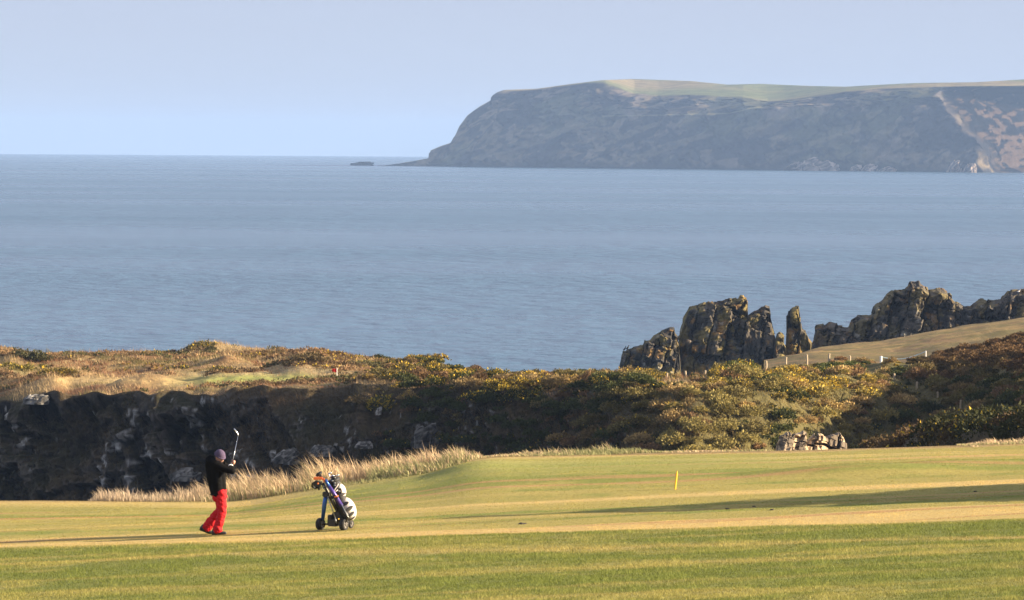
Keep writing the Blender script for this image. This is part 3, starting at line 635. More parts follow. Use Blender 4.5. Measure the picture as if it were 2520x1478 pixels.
# ---- single gorse bushes that stand out
def gorse_bush(base, r, h, label, flower=.5, col=GORSE, group='single gorse bushes', nb=None, fc=YEL, tall=False):
    o = empty('gorse_bush', base, label, 'bush', group)
    k = nb or 9
    off = np.stack([rng.normal(size=k) * r * .45, rng.normal(size=k) * r * .4, np.abs(rng.normal(size=k)) * h * .25 + h * .05], -1); off[0] = (0, 0, h * .25)
    rr = rng.uniform(.35, .6, k) * r
    if tall:
        f = 1 - np.sqrt(rng.uniform(0, 1, k)); a_ = rng.uniform(0, 2 * np.pi, k); q_ = np.sqrt(rng.uniform(0, 1, k)) * r * (1 - f)
        off = np.stack([np.cos(a_) * q_, np.sin(a_) * q_, f * h * .93], -1); rr = np.clip(.34 * (1.1 - f), .12, .4) * r * .8
    co, cc = sprigs(off, rr, 170, rr * .2, np.repeat(col[None], k, 0), np.full(k, flower), fc, flat=min(1.1, h / r))
    m = tri_mesh('foliage', co, cc); link('foliage', m, M_SCRUB, o)
    bm = bmesh.new()
    for s in range(5):
        a = s * 1.3; q = Matrix.Translation((0, 0, 0))
        r_ = bmesh.ops.create_cone(bm, segments=5, radius1=.04 * r, radius2=.015 * r, depth=h * .7)
        bmesh.ops.rotate(bm, verts=r_['verts'], cent=(0, 0, -h * .35), matrix=Matrix.Rotation(.5, 3, (math.cos(a), math.sin(a), 0)))
        bmesh.ops.translate(bm, verts=r_['verts'], vec=(.1 * r * math.cos(a), .1 * r * math.sin(a), h * .25))
    me = bpy.data.meshes.new('stem'); bm.to_mesh(me); bm.free(); link('stem', me, M_STEM, o)
    return o
M_STEM = simple_mat('gorse_wood', (.10, .07, .045), .9)
def on_land(u, v):
    d = (VX_L - u) ** 2 + (VY_L - v) ** 2 + np.where((T_L > 10) & (T_L < 132), 0, 1e9)
    return G_L.reshape(-1, 3)[np.argmin(d)]
PXM = lambda Y: FPX / Y
for (u, v, wpx, hpx, fl, col, lb) in [
    (58, 926, 118, 30, .12, C3(.15, .13, .03), 'wide olive gorse dome at the far left of the cliff top'),
    (156, 927, 84, 24, .12, C3(.16, .125, .04), 'smaller olive gorse dome beside the wide one at far left'),
    (95, 892, 84, 30, .0, C3(.07, .07, .03), 'dark green bush on the left skyline above the olive domes'),
    (545, 922, 100, 24, .12, C3(.12, .10, .04), 'brown green gorse mound behind the far green'),
    (515, 868, 90, 15, .0, C3(.15, .10, .045), 'flat brown bush on the skyline left of the flag'),
    (775, 892, 110, 26, .0, C3(.14, .105, .05), 'brown bush on the skyline above the red flag'),
    (928, 1022, 112, 52, .42, C3(.10, .10, .03), 'yellow flowering gorse bush alone on the shaded cliff slope'),
    (1052, 895, 100, 22, .45, C3(.13, .10, .03), 'yellow topped gorse at the seaward end of the heath'),
    (1933, 957, 46, 26, .75, GORSE, 'small bright yellow gorse on the lit bank near the fence posts'),
    (2034, 968, 58, 34, .8, GORSE, 'largest bright yellow gorse on the lit bank'),
    (1976, 998, 34, 22, .8, GORSE, 'lowest bright yellow gorse, just above the pale rock'),
    (1990, 930, 70, 24, .55, C3(.14, .11, .03), 'yellow brown gorse at the top of the lit bank'),
    (1555, 912, 70, 18, .5, C3(.14, .10, .03), 'yellow gorse on the bank skyline left of the posts'),
    (1240, 968, 90, 24, .55, C3(.09, .09, .03), 'yellow gorse where sun meets shade in the middle of the bank'),
]:
    b = on_land(u, v); k = PXM(b[1]); gorse_bush(b, wpx / 2 / k, hpx / k, lb, fl, col)
# added gorse cone out of view, shaped to cast the long shadow on the grass
bx, by = 13.9, 92.8
gorse_bush((bx, by, float(near_z(np.array([bx]), np.array([by]))[0])), 2.2, 4.1, 'unseen gorse clump added past the right edge to cast the long fairway shadow', .15, nb=210, tall=True)

# ------------------------------------------------------------------ sea stacks and rock ridge
def build_stack(name, outline, Yc, tf, tb, label, seed, cat='rock', lean=.22, olive=.75, z0=-1.5, cs=1.0, tan=0.0, du=2.6, skew=0.0):
    us = np.arange(outline[0][0] - 2, outline[-1][0] + 2.1, du)
    vt = np.interp(us, [q[0] for q in outline], [q[1] for q in outline])
    nf, nb = 112, 26
    top = P(us, vt, Yc); zt = top[:, 2]
    inside = (us > outline[0][0]) & (us < outline[-1][0]); zt = np.where(inside, zt, z0)
    s = np.concatenate([np.linspace(0, 1, nf), 1 + np.linspace(0, 1, nb)[1:]])
    S = s[None, :]; H = np.where(S <= 1, np.where(S < .86, S / .86 * .955, .955 + (S - .86) / .14 * .045), (2 - S) ** .8)
    z = z0 + (zt[:, None] - z0) * H
    yo = np.where(S <= 1, np.where(S < .86, -tf * (1 - .62 * S / .86), -tf * .38 * (1 - (S - .86) / .14)), tb * (S - 1) ** .9)
    x = (top[:, 0])[:, None] + 0 * z
    g = np.stack([x, Yc + yo + 0 * z, z], -1)
    sx = lean
    q = np.stack([g[..., 0] - sx * g[..., 2], g[..., 1], g[..., 2] + .25 * g[..., 0]], -1)
    q = q / cs
    wx = q[..., 0] + .55 * fbm(q / 4.0, 2, seed + 31); wz = q[..., 2] + .45 * fbm(q / 3.5, 2, seed + 33)
    slab, _, eds, _, _ = bricks(wx, wz, 2.0, 7.0, seed); idv, idw, ed, fx, fz = bricks(wx, wz, 1.0, 1.7, seed + 10); idv2, idw2, ed2, gx, gz = bricks(wx, wz, .55, .42, seed + 20)
    w = sm(0, .06, S) * (H < 1.01)
    a1, a2 = idw * 6.28, idw2 * 6.28
    rel = slab * .75 + idv * .36 + idv2 * .15 - .8 * (1 - sm(0, .15, eds)) - .12 * (1 - sm(0, .1, ed))
    rel += (fx * np.cos(a1) + fz * np.sin(a1)) * .5 + (gx * np.cos(a2) + gz * np.sin(a2)) * .2
    sign = np.where(S <= 1, -1.0, 1.0)
    g[..., 1] += sign * rel * w * cs * np.where(S <= 1, 1, .8)
    g[..., 2] += (idv2 * .12 + idv * .2 + slab * .35) * H * w * cs
    g[..., 0] += ((idw2 - .5) * .25 + .16 * idv) * w * cs
    g[..., 1] += skew * (g[..., 0] - x.mean())
    f = fbm(q / 1.5, 4, seed + 5); f2 = fbm(q / 5., 3, seed + 6)
    c = mixc(C3(.038, .036, .034), C3(.105, .092, .075), sm(-.6, .6, idv + f))
    li = sm(-.08, .22, f + .35 * f2 + .28 * idw2 - .2 + .12 * (H - .5)); c = mixc(c, C3(.19, .15, .045), li * olive)
    c = mixc(c, C3(.36, .19, .04), sm(.25, .45, fbm(q / .9, 3, seed + 8) + .25 * f2 + .15 * (H - .6)) * .6 * olive)
    c = mixc(c, C3(.36, .35, .33), sm(.42, .55, fbm(q / 1.1, 3, seed + 12)) * .5)
    c = mixc(c, mixc(C3(.55, .42, .27), C3(.13, .105, .08), sm(-.25, .25, f + .4 * idv)), np.full(c.shape[:-1], tan))
    c = mixc(c, C3(.022, .022, .022), np.clip((1 - sm(.02, .09, ed)) * .22 + (1 - sm(.03, .16, eds)) * .7, 0, 1))
    o = link(name, np_mesh(name, g.reshape(-1, 3), grid_faces(*g.shape[:2]), 4, np.clip(c, 0, 1).reshape(-1, 3)), M_ROCK)
    return tag(o, label, cat)
build_stack('sea_stack', [(1524,905),(1526,872),(1532,862),(1560,853),(1600,836),(1612,822),(1630,812),(1648,804),(1660,806),(1667,822),(1672,838),(1676,905)], 597.5, 4, 6, 'low sloping sea rock at the left end of the stacks', 3)
build_stack('sea_stack', [(1662,905),(1668,838),(1677,815),(1684,785),(1694,762),(1706,756),(1740,752),(1758,746),(1762,738),(1790,737),(1815,738),(1820,731),(1834,732),(1838,748),(1842,775),(1850,768),(1868,760),(1880,753),(1893,757),(1897,790),(1903,820),(1908,905)], 602, 5, 8, 'largest blocky sea stack with a stepped top', 13)
build_stack('sea_stack', [(1904,905),(1908,835),(1914,822),(1924,826),(1930,845),(1936,905)], 599, 3, 4, 'short stub of rock between the large stack and the thin pinnacle', 23)
build_stack('sea_stack', [(1935,905),(1937,800),(1938,772),(1945,764),(1958,755),(1966,749),(1968,752),(1968.5,800),(1978,808),(1988,812),(1994,840),(1997,905)], 601, 2.5, 4, 'thin pointed rock pinnacle standing apart', 33, lean=.05)
build_stack('rock_ridge', [(1990,905),(1996,848),(2004,835),(2009,802),(2040,797),(2066,800),(2088,803),(2096,786),(2104,775),(2140,773),(2152,757),(2166,746),(2180,728),(2196,718),(2216,714),(2226,712),(2238,697),(2262,695),(2272,708),(2284,715),(2312,706),(2330,711),(2342,722),(2352,738),(2370,749),(2394,747),(2402,738),(2420,729),(2428,743),(2440,745),(2462,740),(2476,722),(2496,720),(2520,719),(2620,700),(2760,690),(2900,740),(2902,905)], 606, 7, 9, 'long craggy rock ridge rising behind the golden slope', 43, olive=.5)

# ---- rock outcrops on the near bank and the cliff
for (u, v, wp, hp, al, lb, ln) in [
    (90, 990, 60, 18, .30, 'pale flat rocks on the cliff brow at far left', .1), (30, 1030, 34, 15, .36, 'white block of rock on the left cliff edge', 0.),
    (710, 1135, 60, 28, .22, 'white lichened boulder in the cliff foot behind the golfer', .1), (790, 1118, 50, 22, .20, 'second pale boulder at the cliff foot, above the rough grass', 0.),
    (1050, 1092, 70, 46, .14, 'grey upright rock at the foot of the shaded bank', .2), (895, 1100, 40, 14, .28, 'small pale rock between the boulders and the grey upright rock', 0.),
    (930, 1018, 14, 15, .36, 'white splinter of rock beside the lone yellow gorse', .6), (455, 1178, 60, 24, .20, 'pale rocks low on the dark cliff left of the golfer', 0.)]:
    b = on_land(u, v); k = PXM(b[1]); b = P(u, v, b[1] - 1.2)
    rock_lump('outcrop', b, (wp / 2 / k, wp / 2.2 / k, hp / k), int(u), C3(al, al * (.84 if u > 1900 else .95), al * (.62 if u > 1900 else .86)), lb, 'rock', M_ROCK, lean=ln)

for out, lb, sd in [([(1910,1125),(1914,1092),(1922,1072),(1934,1064),(1948,1072),(1956,1066),(1972,1062),(1984,1070),(1990,1125)], 'tall tan rock outcrop at the foot of the lit gorse bank', 51),
                    ([(1982,1125),(1986,1076),(1998,1064),(2014,1070),(2030,1080),(2048,1076),(2062,1070),(2074,1078),(2079,1092),(2082,1125)], 'lower grey tan rock outcrop right beside the tall tan one', 57)]:
    Yo = 293 if sd == 51 else 295
    build_stack('outcrop', out, Yo, 2.0, 4, lb, sd, lean=.3, z0=float(P(2000, 1135, Yo)[2]), cs=.6, tan=.85, olive=.3, du=1.6, skew=.9)
# ------------------------------------------------------------------ fence posts, rope, flag, stake, birds
M_POST = simple_mat('weathered_post', (.40, .325, .225), .85, var=.25, scale=12); M_WHITE = simple_mat('white_paint', (.8, .8, .78), .6, var=.05)
M_ROPE = simple_mat('blue_rope', (.45, .62, .72), .7); M_RED = simple_mat('red_cloth', (.70, .035, .02), .8, var=.1, scale=8)
M_YEL = simple_mat('yellow_paint', (.80, .48, .03), .5, var=.08); M_SOIL = simple_mat('bare_soil', (.045, .035, .025), .95, var=.4)
def bm_obj(name, bm, mat, parent=None, smooth=False):
    bmesh.ops.recalc_face_normals(bm, faces=bm.faces)
    me = bpy.data.meshes.new(name); bm.to_mesh(me); bm.free(); return link(name, me, mat, parent, smooth)
def tube(bm, pts, radii, n=10, cap=True):
    rings = []; pts = [Vector(p) for p in pts]
    for i, p in enumerate(pts):
        d = (pts[min(i + 1, len(pts) - 1)] - pts[max(i - 1, 0)]).normalized()
        a = d.orthogonal().normalized() if i == 0 else (rings_a - d * rings_a.dot(d)).normalized()
        rings_a = a; b = d.cross(a); r = radii[i] if hasattr(radii, '__len__') else radii
        rings.append([bm.verts.new(p + (a * math.cos(t) + b * math.sin(t)) * r) for t in [2 * math.pi * k / n for k in range(n)]])
    for r0, r1 in zip(rings, rings[1:]):
        for k in range(n): bm.faces.new((r0[k], r0[(k + 1) % n], r1[(k + 1) % n], r1[k]))
    if cap: bm.faces.new(list(reversed(rings[0]))); bm.faces.new(rings[-1])
def ball(bm, c, r, scale=(1, 1, 1), rot=None, seg=16):
    m = Matrix.Translation(c) @ (rot.to_4x4() if rot else Matrix.Identity(4)) @ Matrix.Diagonal((*[s * r for s in scale], 1))
    bmesh.ops.create_uvsphere(bm, u_segments=seg, v_segments=max(6, seg * 2 // 3), radius=1.0, matrix=m)
def box(bm, c, s, rot=None, bev=0.0):
    m = Matrix.Translation(c) @ (rot.to_4x4() if rot else Matrix.Identity(4)) @ Matrix.Diagonal((*s, 1))
    r = bmesh.ops.create_cube(bm, size=1.0, matrix=m)
    if bev:
        es = list({e for v in r['verts'] for e in v.link_edges})
        bmesh.ops.bevel(bm, geom=es, offset=bev, segments=2, affect='EDGES')
ordn = ['first', 'second', 'third', 'fourth', 'fifth', 'sixth', 'seventh', 'eighth', 'ninth', 'tenth', 'eleventh', 'twelfth', 'thirteenth']
for i, (x, y0, y1) in enumerate(posts):
    u, v0, v1 = x * S, y0 * S, y1 * S; b = on_land(u, v1); b = P(u, v1, b[1] - .8); h = (v1 - v0) * b[1] / FPX
    bm = bmesh.new(); tube(bm, [(0, 0, -2.6), (0, 0, h * .5), (.02 * (-1) ** i, 0, h - .03), (.02 * (-1) ** i, 0, h)], [.085, .08, .078, .05], 8)
    o = bm_obj('fence_post', bm, M_POST); o.location = b
    tag(o, f'{ordn[i]} weathered wooden fence post from the left along the gorse bank', 'post', 'fence posts on the gorse bank')
rp = []
for (x, y0, y1, lb) in [(3345, 1353, 1374, 'thick white rope post on the slope behind the gorse'), (3515, 1333, 1348, 'thinner white rope post further right at the heather edge')]:
    p = P(x * S, y1 * S, 392); h = (y1 - y0) * S * 392 / FPX
    bm = bmesh.new(); r = .11 if not rp else .05; tube(bm, [(0, 0, -2.5), (0, 0, h - .03), (0, 0, h)], [r, r, r * .7], 10)
    o = bm_obj('rope_post', bm, M_WHITE); o.location = p; tag(o, lb, 'post', 'white rope posts'); rp.append(p + np.array([0, 0, h - .06]))
bm = bmesh.new(); pts = [rp[0] + (rp[1] - rp[0]) * t - np.array([0, 0, .45 * math.sin(math.pi * t) ** 1.0 * (1 - .3 * t)]) for t in np.linspace(0, 1, 14)]
tube(bm, pts, .03, 6); tag(bm_obj('rope', bm, M_ROPE), 'pale blue rope sagging between two white posts', 'rope')
# flag on the far green
b = on_land(829, 931); b = P(829.0, 931.0, b[1]); hF = 24.5 * b[1] / FPX
o = empty('flagstick', b, 'red golf flag on a pale stick at the far green', 'flag')
bm = bmesh.new(); tube(bm, [(0, 0, -1.2), (0, 0, hF)], [.035, .03], 8); bm_obj('pole', bm, M_WHITE, o)
fw = 12 * b[1] / FPX; fh = 9.5 * b[1] / FPX
bm = bmesh.new(); gr = [[bm.verts.new((-fw * i / 6, .05 * math.sin(i * 1.3), hF - .02 - fh * j / 4 * (1 - .25 * i / 6) - .22 * fh * (i / 6) ** 1.5 - .03 * math.sin(i))) for j in range(5)] for i in range(7)]
for i in range(6):
    for j in range(4): bm.faces.new((gr[i][j], gr[i + 1][j], gr[i + 1][j + 1], gr[i][j + 1]))
bmesh.ops.solidify(bm, geom=bm.faces[:], thickness=.012); bm_obj('flag', bm, M_RED, o)
# yellow marker stake on the fairway
def ground(u, v):
    """first near-ground point along the line of sight"""
    Ys = np.arange(76, 106, .02); p = P(u, v, Ys); hit = p[:, 2] <= near_z(p[:, 0], p[:, 1])
    return p[np.argmax(hit)]
st = ground(1661, 1205); hs = 46 * st[1] / FPX
bm = bmesh.new(); d = Vector((.11, 0, 1)).normalized(); tube(bm, [d * -.15, d * (hs - .05), d * hs], [.02, .02, .008], 8); o = bm_obj('marker_stake', bm, M_YEL); o.location = st
tag(o, 'thin yellow marker stake leaning on the fairway', 'stake')
# dark scrapes and worm casts on the turf
sc = [(1287, 1290, 14, 'widest dark turf scrape, beside the end of the long shadow'), (1900, 1256, 8, 'small dark turf scrape on the lower edge of the long shadow'), (1790, 1254, 7, 'small dark turf scrape inside the long shadow, middle of the frame'), (2400, 1211, 6, 'small dark turf scrape inside the shadow near the right edge'), (1855, 1248, 6, 'small dark turf scrape at the upper edge of the long shadow')]
for u, v, w, lb in sc:
    p = ground(u, v); r = w * p[1] / FPX; bm = bmesh.new(); vs = []
    cpt = bm.verts.new((0, 0, .022)); k = 14
    for ring, (rr, zz) in enumerate([(.55, .02), (1.0, -.02)]):
        vs.append([bm.verts.new((math.cos(a) * r * rr * random.uniform(.8, 1.2), math.sin(a) * r * rr * 1.6 * random.uniform(.7, 1.2), zz * random.uniform(.7, 1.3))) for a in [2 * math.pi * i / k for i in range(k)]])
    for i in range(k): bm.faces.new((cpt, vs[0][i], vs[0][(i + 1) % k])); bm.faces.new((vs[0][i], vs[1][i], vs[1][(i + 1) % k], vs[0][(i + 1) % k]))
    o = bm_obj('turf_scrape', bm, M_SOIL); o.location = p; tag(o, lb, 'turf scrape', 'turf scrapes on the fairway')
M_BIRD = simple_mat('black_plumage', (.02, .02, .022), .6); M_GULL = simple_mat('white_plumage', (.8, .8, .8), .7)
def bird(name, p, h, mat, label, upright):
    bm = bmesh.new(); R = Matrix.Rotation(math.radians(-55 if upright else -12), 3, 'Y')
    ball(bm, (0, 0, h * .42), h * .3, (1.35, .6, .62), R, 12)
    tube(bm, [(h * .12, 0, h * .6), (h * .16, 0, h * .78), (h * .2, 0, h * .92)] if upright else [(h * .3, 0, h * .5), (h * .36, 0, h * .66), (h * .4, 0, h * .78)], [h * .1, h * .07, h * .06], 8)
    hc = Vector((h * .24, 0, h * .94)) if upright else Vector((h * .43, 0, h * .8)); ball(bm, hc, h * .09, (1.2, 1, 1), None, 10); tube(bm, [hc, hc + Vector((h * .22, 0, .0))], [h * .035, h * .008], 6)
    for s in (-1, 1): tube(bm, [(0, s * h * .08, h * .25), (0, s * h * .09, 0)], h * .03, 5)
    tube(bm, [(-h * .2, 0, h * .28), (-h * .42, 0, h * (.1 if upright else .42))], [h * .13, h * .03], 6)
    o = bm_obj(name, bm, mat); o.location = p; tag(o, label, 'bird'); return o
bird('cormorant', P(1537.5, 863, 595.5), .55, M_BIRD, 'smaller black seabird perched at the left on the low sea rock', True)
bird('cormorant', P(1544.5, 861.5, 595.5), .6, M_BIRD, 'larger black seabird perched second on the low sea rock', True)
bird('gull', P(2506, 722, 604), .5, M_GULL, 'white gull standing on the right end of the rock ridge', False)
# white patch marks left out; person, club, trolley and bag follow

# ------------------------------------------------------------------ the golfer
def remeshed(name, build, voxel, mat, parent, smooth_it=6, wrinkle=0.0, wscale=(9, 9, 16), seed=1):
    """join overlapping closed shapes into one continuous skin"""
    bm = bmesh.new(); build(bm); me = bpy.data.meshes.new('tmp'); bm.to_mesh(me); bm.free()
    ob = bpy.data.objects.new('tmp', me); COL.objects.link(ob)
    r = ob.modifiers.new('r', 'REMESH'); r.mode = 'VOXEL'; r.voxel_size = voxel
    s = ob.modifiers.new('s', 'SMOOTH'); s.iterations = smooth_it; s.factor = .5
    dg = bpy.context.evaluated_depsgraph_get(); out = bpy.data.meshes.new_from_object(ob.evaluated_get(dg)); out.name = name
    bpy.data.objects.remove(ob); bpy.data.meshes.remove(me)
    if wrinkle:
        n = len(out.vertices); co = np.zeros(n * 3, np.float32); nr = co.copy(); out.vertices.foreach_get('co', co); out.vertices.foreach_get('normal', nr)
        co, nr = co.reshape(-1, 3).astype(float), nr.reshape(-1, 3)
        q = co.copy(); q[:, 2] += .25 * q[:, 0]
        co += nr * (wrinkle * (fbm(q * np.array(wscale), 3, seed) + .6 * np.abs(fbm(q * np.array(wscale) * 2.2, 2, seed + 5))))[:, None]
        out.vertices.foreach_set('co', co.astype(np.float32).ravel()); out.update()
    return link(name, out, mat, parent, True)
def limb(bm, pts, radii, n=12):
    tube(bm, pts, radii, n)
    for p, r in ((pts[0], radii[0]), (pts[-1], radii[-1])): ball(bm, p, r, seg=12)
def frame_from(f, upish=(0, 0, 1)):
    f = Vector(f).normalized(); s = f.cross(Vector(upish)).normalized(); u = s.cross(f)
    return Matrix((s, f, u)).transposed()                     # columns: side, forward, up

M_SKIN = simple_mat('skin', (.62, .33, .24), .55, var=.08, scale=25); M_JACKET = simple_mat('black_fleece', (.0045, .0045, .005), .9, var=.3, scale=60, bump=.2, spec=.12)
M_TROUSER = simple_mat('red_cloth_trousers', (.47, .012, .018), .75, var=.10, scale=40, bump=.15, spec=.2); M_SHOE = simple_mat('black_leather', (.018, .018, .018), .45, var=.2)
M_HAT = simple_mat('purple_knit', (.080, .058, .115), .95, var=.2, scale=90, bump=.4); M_GLOVE = simple_mat('white_glove', (.78, .78, .76), .6); M_DARK = simple_mat('dark_feature', (.03, .02, .02), .6)
M_STEEL = simple_mat('polished_steel', (.62, .64, .68), .25, metal=1.0, var=.05); M_RUBBER = simple_mat('black_rubber', (.016, .016, .016), .8, var=.3); M_SOLE = simple_mat('shoe_sole', (.05, .045, .04), .8)
M_HAIR = simple_mat('brown_hair', (.09, .055, .035), .8, var=.3, scale=80)

def build_golfer():
    base = ground(530, 1316)
    o = empty('person', base, 'golfer in black jacket, red trousers and purple beanie swinging a club', 'person')
    cs = .06                                                      # ground rises to the right
    grip = Vector((.325, -.01, 1.395)); gd = Vector((.10, .62, .62)).normalized()
    hc = Vector((.088, -.03, 1.548)); F = frame_from((.60, -.66, -.45))
    hw = lambda v: hc + F @ Vector(v)
    hl = grip - gd * .035 + Vector((-.035, -.02, -.01)); hr = grip + gd * .05 + Vector((.03, -.015, .01))
    sh_n, el_n = Vector((.02, -.13, 1.375)), Vector((.345, -.20, 1.275))     # near arm
    sh_f, el_f = Vector((.10, .13, 1.40)), Vector((.30, .20, 1.27))
    hip_a, kn_a, an_a = Vector((.11, -.06, .82)), Vector((.135, -.07, .47)), Vector((.045, -.08, .075))    # front leg, planted
    hip_b, kn_b, an_b = Vector((.07, .07, .82)), Vector((.085, .08, .48)), Vector((-.175, .10, .13))       # trailing leg, heel up
    def body(bm):
        ball(bm, hc, .1, (.78, .95, 1.18), F, 20)                                  # head
        ball(bm, hw((0, .035, -.06)), .062, (.9, .9, .95), F, 14)                  # jaw
        limb(bm, [hw((0, -.01, -.05)), Vector((.035, -.01, 1.40))], [.058, .062])   # neck
        limb(bm, [Vector((.03, 0, 1.36)), Vector((.02, 0, 1.1)), Vector((.08, 0, .85))], [.12, .12, .12])
        for a, b, c in ((sh_n, el_n, hl), (sh_f, el_f, hr)): limb(bm, [a, b, c], [.05, .042, .03])
        for a, b, c in ((hip_a, kn_a, an_a), (hip_b, kn_b, an_b)): limb(bm, [a, b, c], [.085, .06, .045])
        tube(bm, [hw((0, .088, .0)), hw((0, .105, -.012)), hw((0, .118, -.032)), hw((0, .095, -.042))], [.008, .012, .016, .010], 8)   # nose
        for s in (-1, 1): ball(bm, hw((s * .079, -.008, -.015)), .03, (.35, .7, 1.1), F, 10)       # ears
        ball(bm, hw((0, .088, -.068)), .02, (1.3, .5, .35), F, 10)                  # lips
        ball(bm, hr, .036, (.75, 1.1, 1.0), None, 12)                               # bare palm
    b = remeshed('body', body, .0095, M_SKIN, o, 3)
    # fingers of the bare hand close round the grip
    def hand(bm, c, sgn, r0):
        ax = gd; e1 = ax.orthogonal().normalized(); e2 = ax.cross(e1)
        ph0 = math.atan2((c - grip).dot(e2), (c - grip).dot(e1))
        for k in range(4):
            ctr = grip + ax * ((c - grip).dot(ax) + (k - 1.5) * .0195); L = [1.0, 1.1, 1.05, .85][k]
            pts = [ctr + (e1 * math.cos(ph0 + sgn * t) + e2 * math.sin(ph0 + sgn * t)) * rr for t, rr in ((0, .034), (.8 * L, .031), (1.7 * L, .027), (2.7 * L, .024), (3.4 * L, .022))]
            tube(bm, pts, [.0105, .0100, .0092, .0085, .007], 8)
        th = [c + e1 * .01, c + ax * .035 + e1 * .02 * sgn, grip + ax * ((c - grip).dot(ax) + .06) + e2 * .022 * sgn, grip + ax * ((c - grip).dot(ax) + .085) + e2 * .018 * sgn]
        tube(bm, th, [.013, .012, .010, .008], 8)
    bm = bmesh.new(); bm.from_mesh(b.data); hand(bm, hr, 1, .034); bm.to_mesh(b.data); bm.free(); b.data.polygons.foreach_set('use_smooth', np.ones(len(b.data.polygons), bool))
    def jacket(bm):
        limb(bm, [Vector((.0, .0, .85)), Vector((-.045, .0, 1.08)), Vector((-.075, .01, 1.30)), Vector((-.105, .02, 1.465))], [.105, .125, .128, .105])
        limb(bm, [Vector((.105, .0, .85)), Vector((.09, .0, 1.05)), Vector((.075, -.01, 1.25)), Vector((.06, .0, 1.385))], [.108, .118, .130, .09])
        limb(bm, [Vector((.05, -.04, .84)), Vector((.03, -.06, 1.1)), Vector((0, -.07, 1.35))], [.112, .118, .105])
        limb(bm, [Vector((.05, .05, .84)), Vector((.03, .06, 1.1)), Vector((0, .07, 1.36))], [.11, .118, .105])
        limb(bm, [Vector((.03, -.01, 1.38)), Vector((.07, -.02, 1.425))], [.085, .072])                     # collar
        limb(bm, [Vector((-.10, .0, 1.45)), sh_n, (sh_n + el_n) / 2 + Vector((0, 0, -.01)), el_n], [.10, .09, .076, .066])
        limb(bm, [el_n, (el_n + hl) / 2 + Vector((.01, 0, 0)), hl + (el_n - hl) * .22], [.066, .058, .044])
        limb(bm, [sh_f, el_f, hr + (el_f - hr) * .25], [.085, .064, .043])
    j = remeshed('jacket', jacket, .011, M_JACKET, o, 4, .010, (8, 8, 13), 3)
    bm = bmesh.new(); ball(bm, Vector((-.085, -.075, 1.415)), .011, (1.6, .5, .8), None, 8); bm_obj('chest_logo', bm, M_GLOVE, j)
    bm = bmesh.new(); tube(bm, [Vector((.055 + .155 * math.cos(a), .135 * math.sin(a), .795 + .004 * math.sin(3 * a))) for a in np.linspace(0, 2 * math.pi, 30)], .012, 8); bm_obj('hem', bm, M_JACKET, j, True)
    def trousers(bm):
        limb(bm, [Vector((.03, .0, .82)), Vector((.037, 0, .74))], [.10, .108]); limb(bm, [Vector((.11, .0, .84)), Vector((.112, 0, .74))], [.112, .108])
        limb(bm, [hip_a, (hip_a + kn_a) / 2, kn_a, (kn_a + an_a) / 2, an_a + Vector((0, 0, .03))], [.108, .098, .088, .086, .092])
        limb(bm, [hip_b, (hip_b + kn_b) / 2, kn_b, (kn_b + an_b) / 2, an_b + Vector((.01, 0, .02))], [.108, .094, .088, .09, .096])
    remeshed('trousers', trousers, .011, M_TROUSER, o, 4, .024, (9, 9, 16), 9)
    # shoes
    def shoe(bm, heel, toe, lift):
        d = (toe - heel); L = d.length; d.normalize(); up = Vector((0, 0, 1)); u = (up - d * up.dot(d)).normalized()
        limb(bm, [heel + d * .045 + u * .045, heel + d * .12 + u * .042, heel + d * .2 + u * .034, toe - d * .035 + u * .03], [.045, .046, .042, .03])
        limb(bm, [heel + d * .05 + u * .05, heel + d * .06 + u * .095], [.045, .042])
    hs, ts = Vector((-.075, -.075, -.01)), Vector((.235, -.10, .008))
    for nm, (h_, t_) in (('front', (hs, ts)), ('rear', (Vector((-.335, .115, .085)), Vector((-.06, .10, -.012))))):
        s = remeshed('shoe', lambda bm: shoe(bm, h_, t_, 0), .008, M_SHOE, o, 4)
        bm = bmesh.new(); d = (t_ - h_).normalized(); u = (Vector((0, 0, 1)) - d * d.z).normalized()
        tube(bm, [h_ + d * .01 + u * .004, h_ + d * .12 + u * .004, t_ - d * .09 + u * .006, t_ - d * .01 + u * .012], [.012, .016, .018, .01], 8); bm_obj('sole', bm, M_SOLE, s, True)
    # beanie
    bm = bmesh.new(); rings = []
    for k in range(15):
        ph = k / 14 * math.pi * .5; ring = []
        for i in range(48):
            a = 2 * math.pi * i / 48; rib = 1 + .018 * math.cos(a * 24) * math.cos(ph)
            ring.append(bm.verts.new(hw((.103 * math.cos(a) * math.cos(ph) * rib, .118 * math.sin(a) * math.cos(ph) * rib - .012 - .012 * math.sin(ph), .012 + .125 * math.sin(ph) ** .9))))
        rings.append(ring)
    for r0, r1 in zip(rings, rings[1:]):
        for i in range(48): bm.faces.new((r0[i], r0[(i + 1) % 48], r1[(i + 1) % 48], r1[i]))
    hat = bm_obj('hat', bm, M_HAT, o, True)
    bm = bmesh.new(); tube(bm, [hw((.100 * math.cos(a), .115 * math.sin(a) - .012, .02 - .012 * math.sin(a))) for a in np.linspace(0, 2 * math.pi, 40)], .017, 8); bm_obj('hat_band', bm, M_HAT, hat, True)
    bm = bmesh.new(); ball(bm, hw((0, -.055, -.03)), .06, (1.15, .75, 1.0), F, 12); bm_obj('hair', bm, M_HAIR, o, True)
    for s in (-1, 1):
        bm = bmesh.new(); ball(bm, hw((s * .03, .088, -.002)), .0085, (1.5, .5, .8), F, 8); bm_obj('eye', bm, M_DARK, o)
    def glove(bm):
        ball(bm, hl, .042, (.85, 1.1, 1.0), None, 12); limb(bm, [hl, hl + (el_n - hl) * .25], [.036, .037])
    gl = remeshed('glove', glove, .008, M_GLOVE, o, 3)
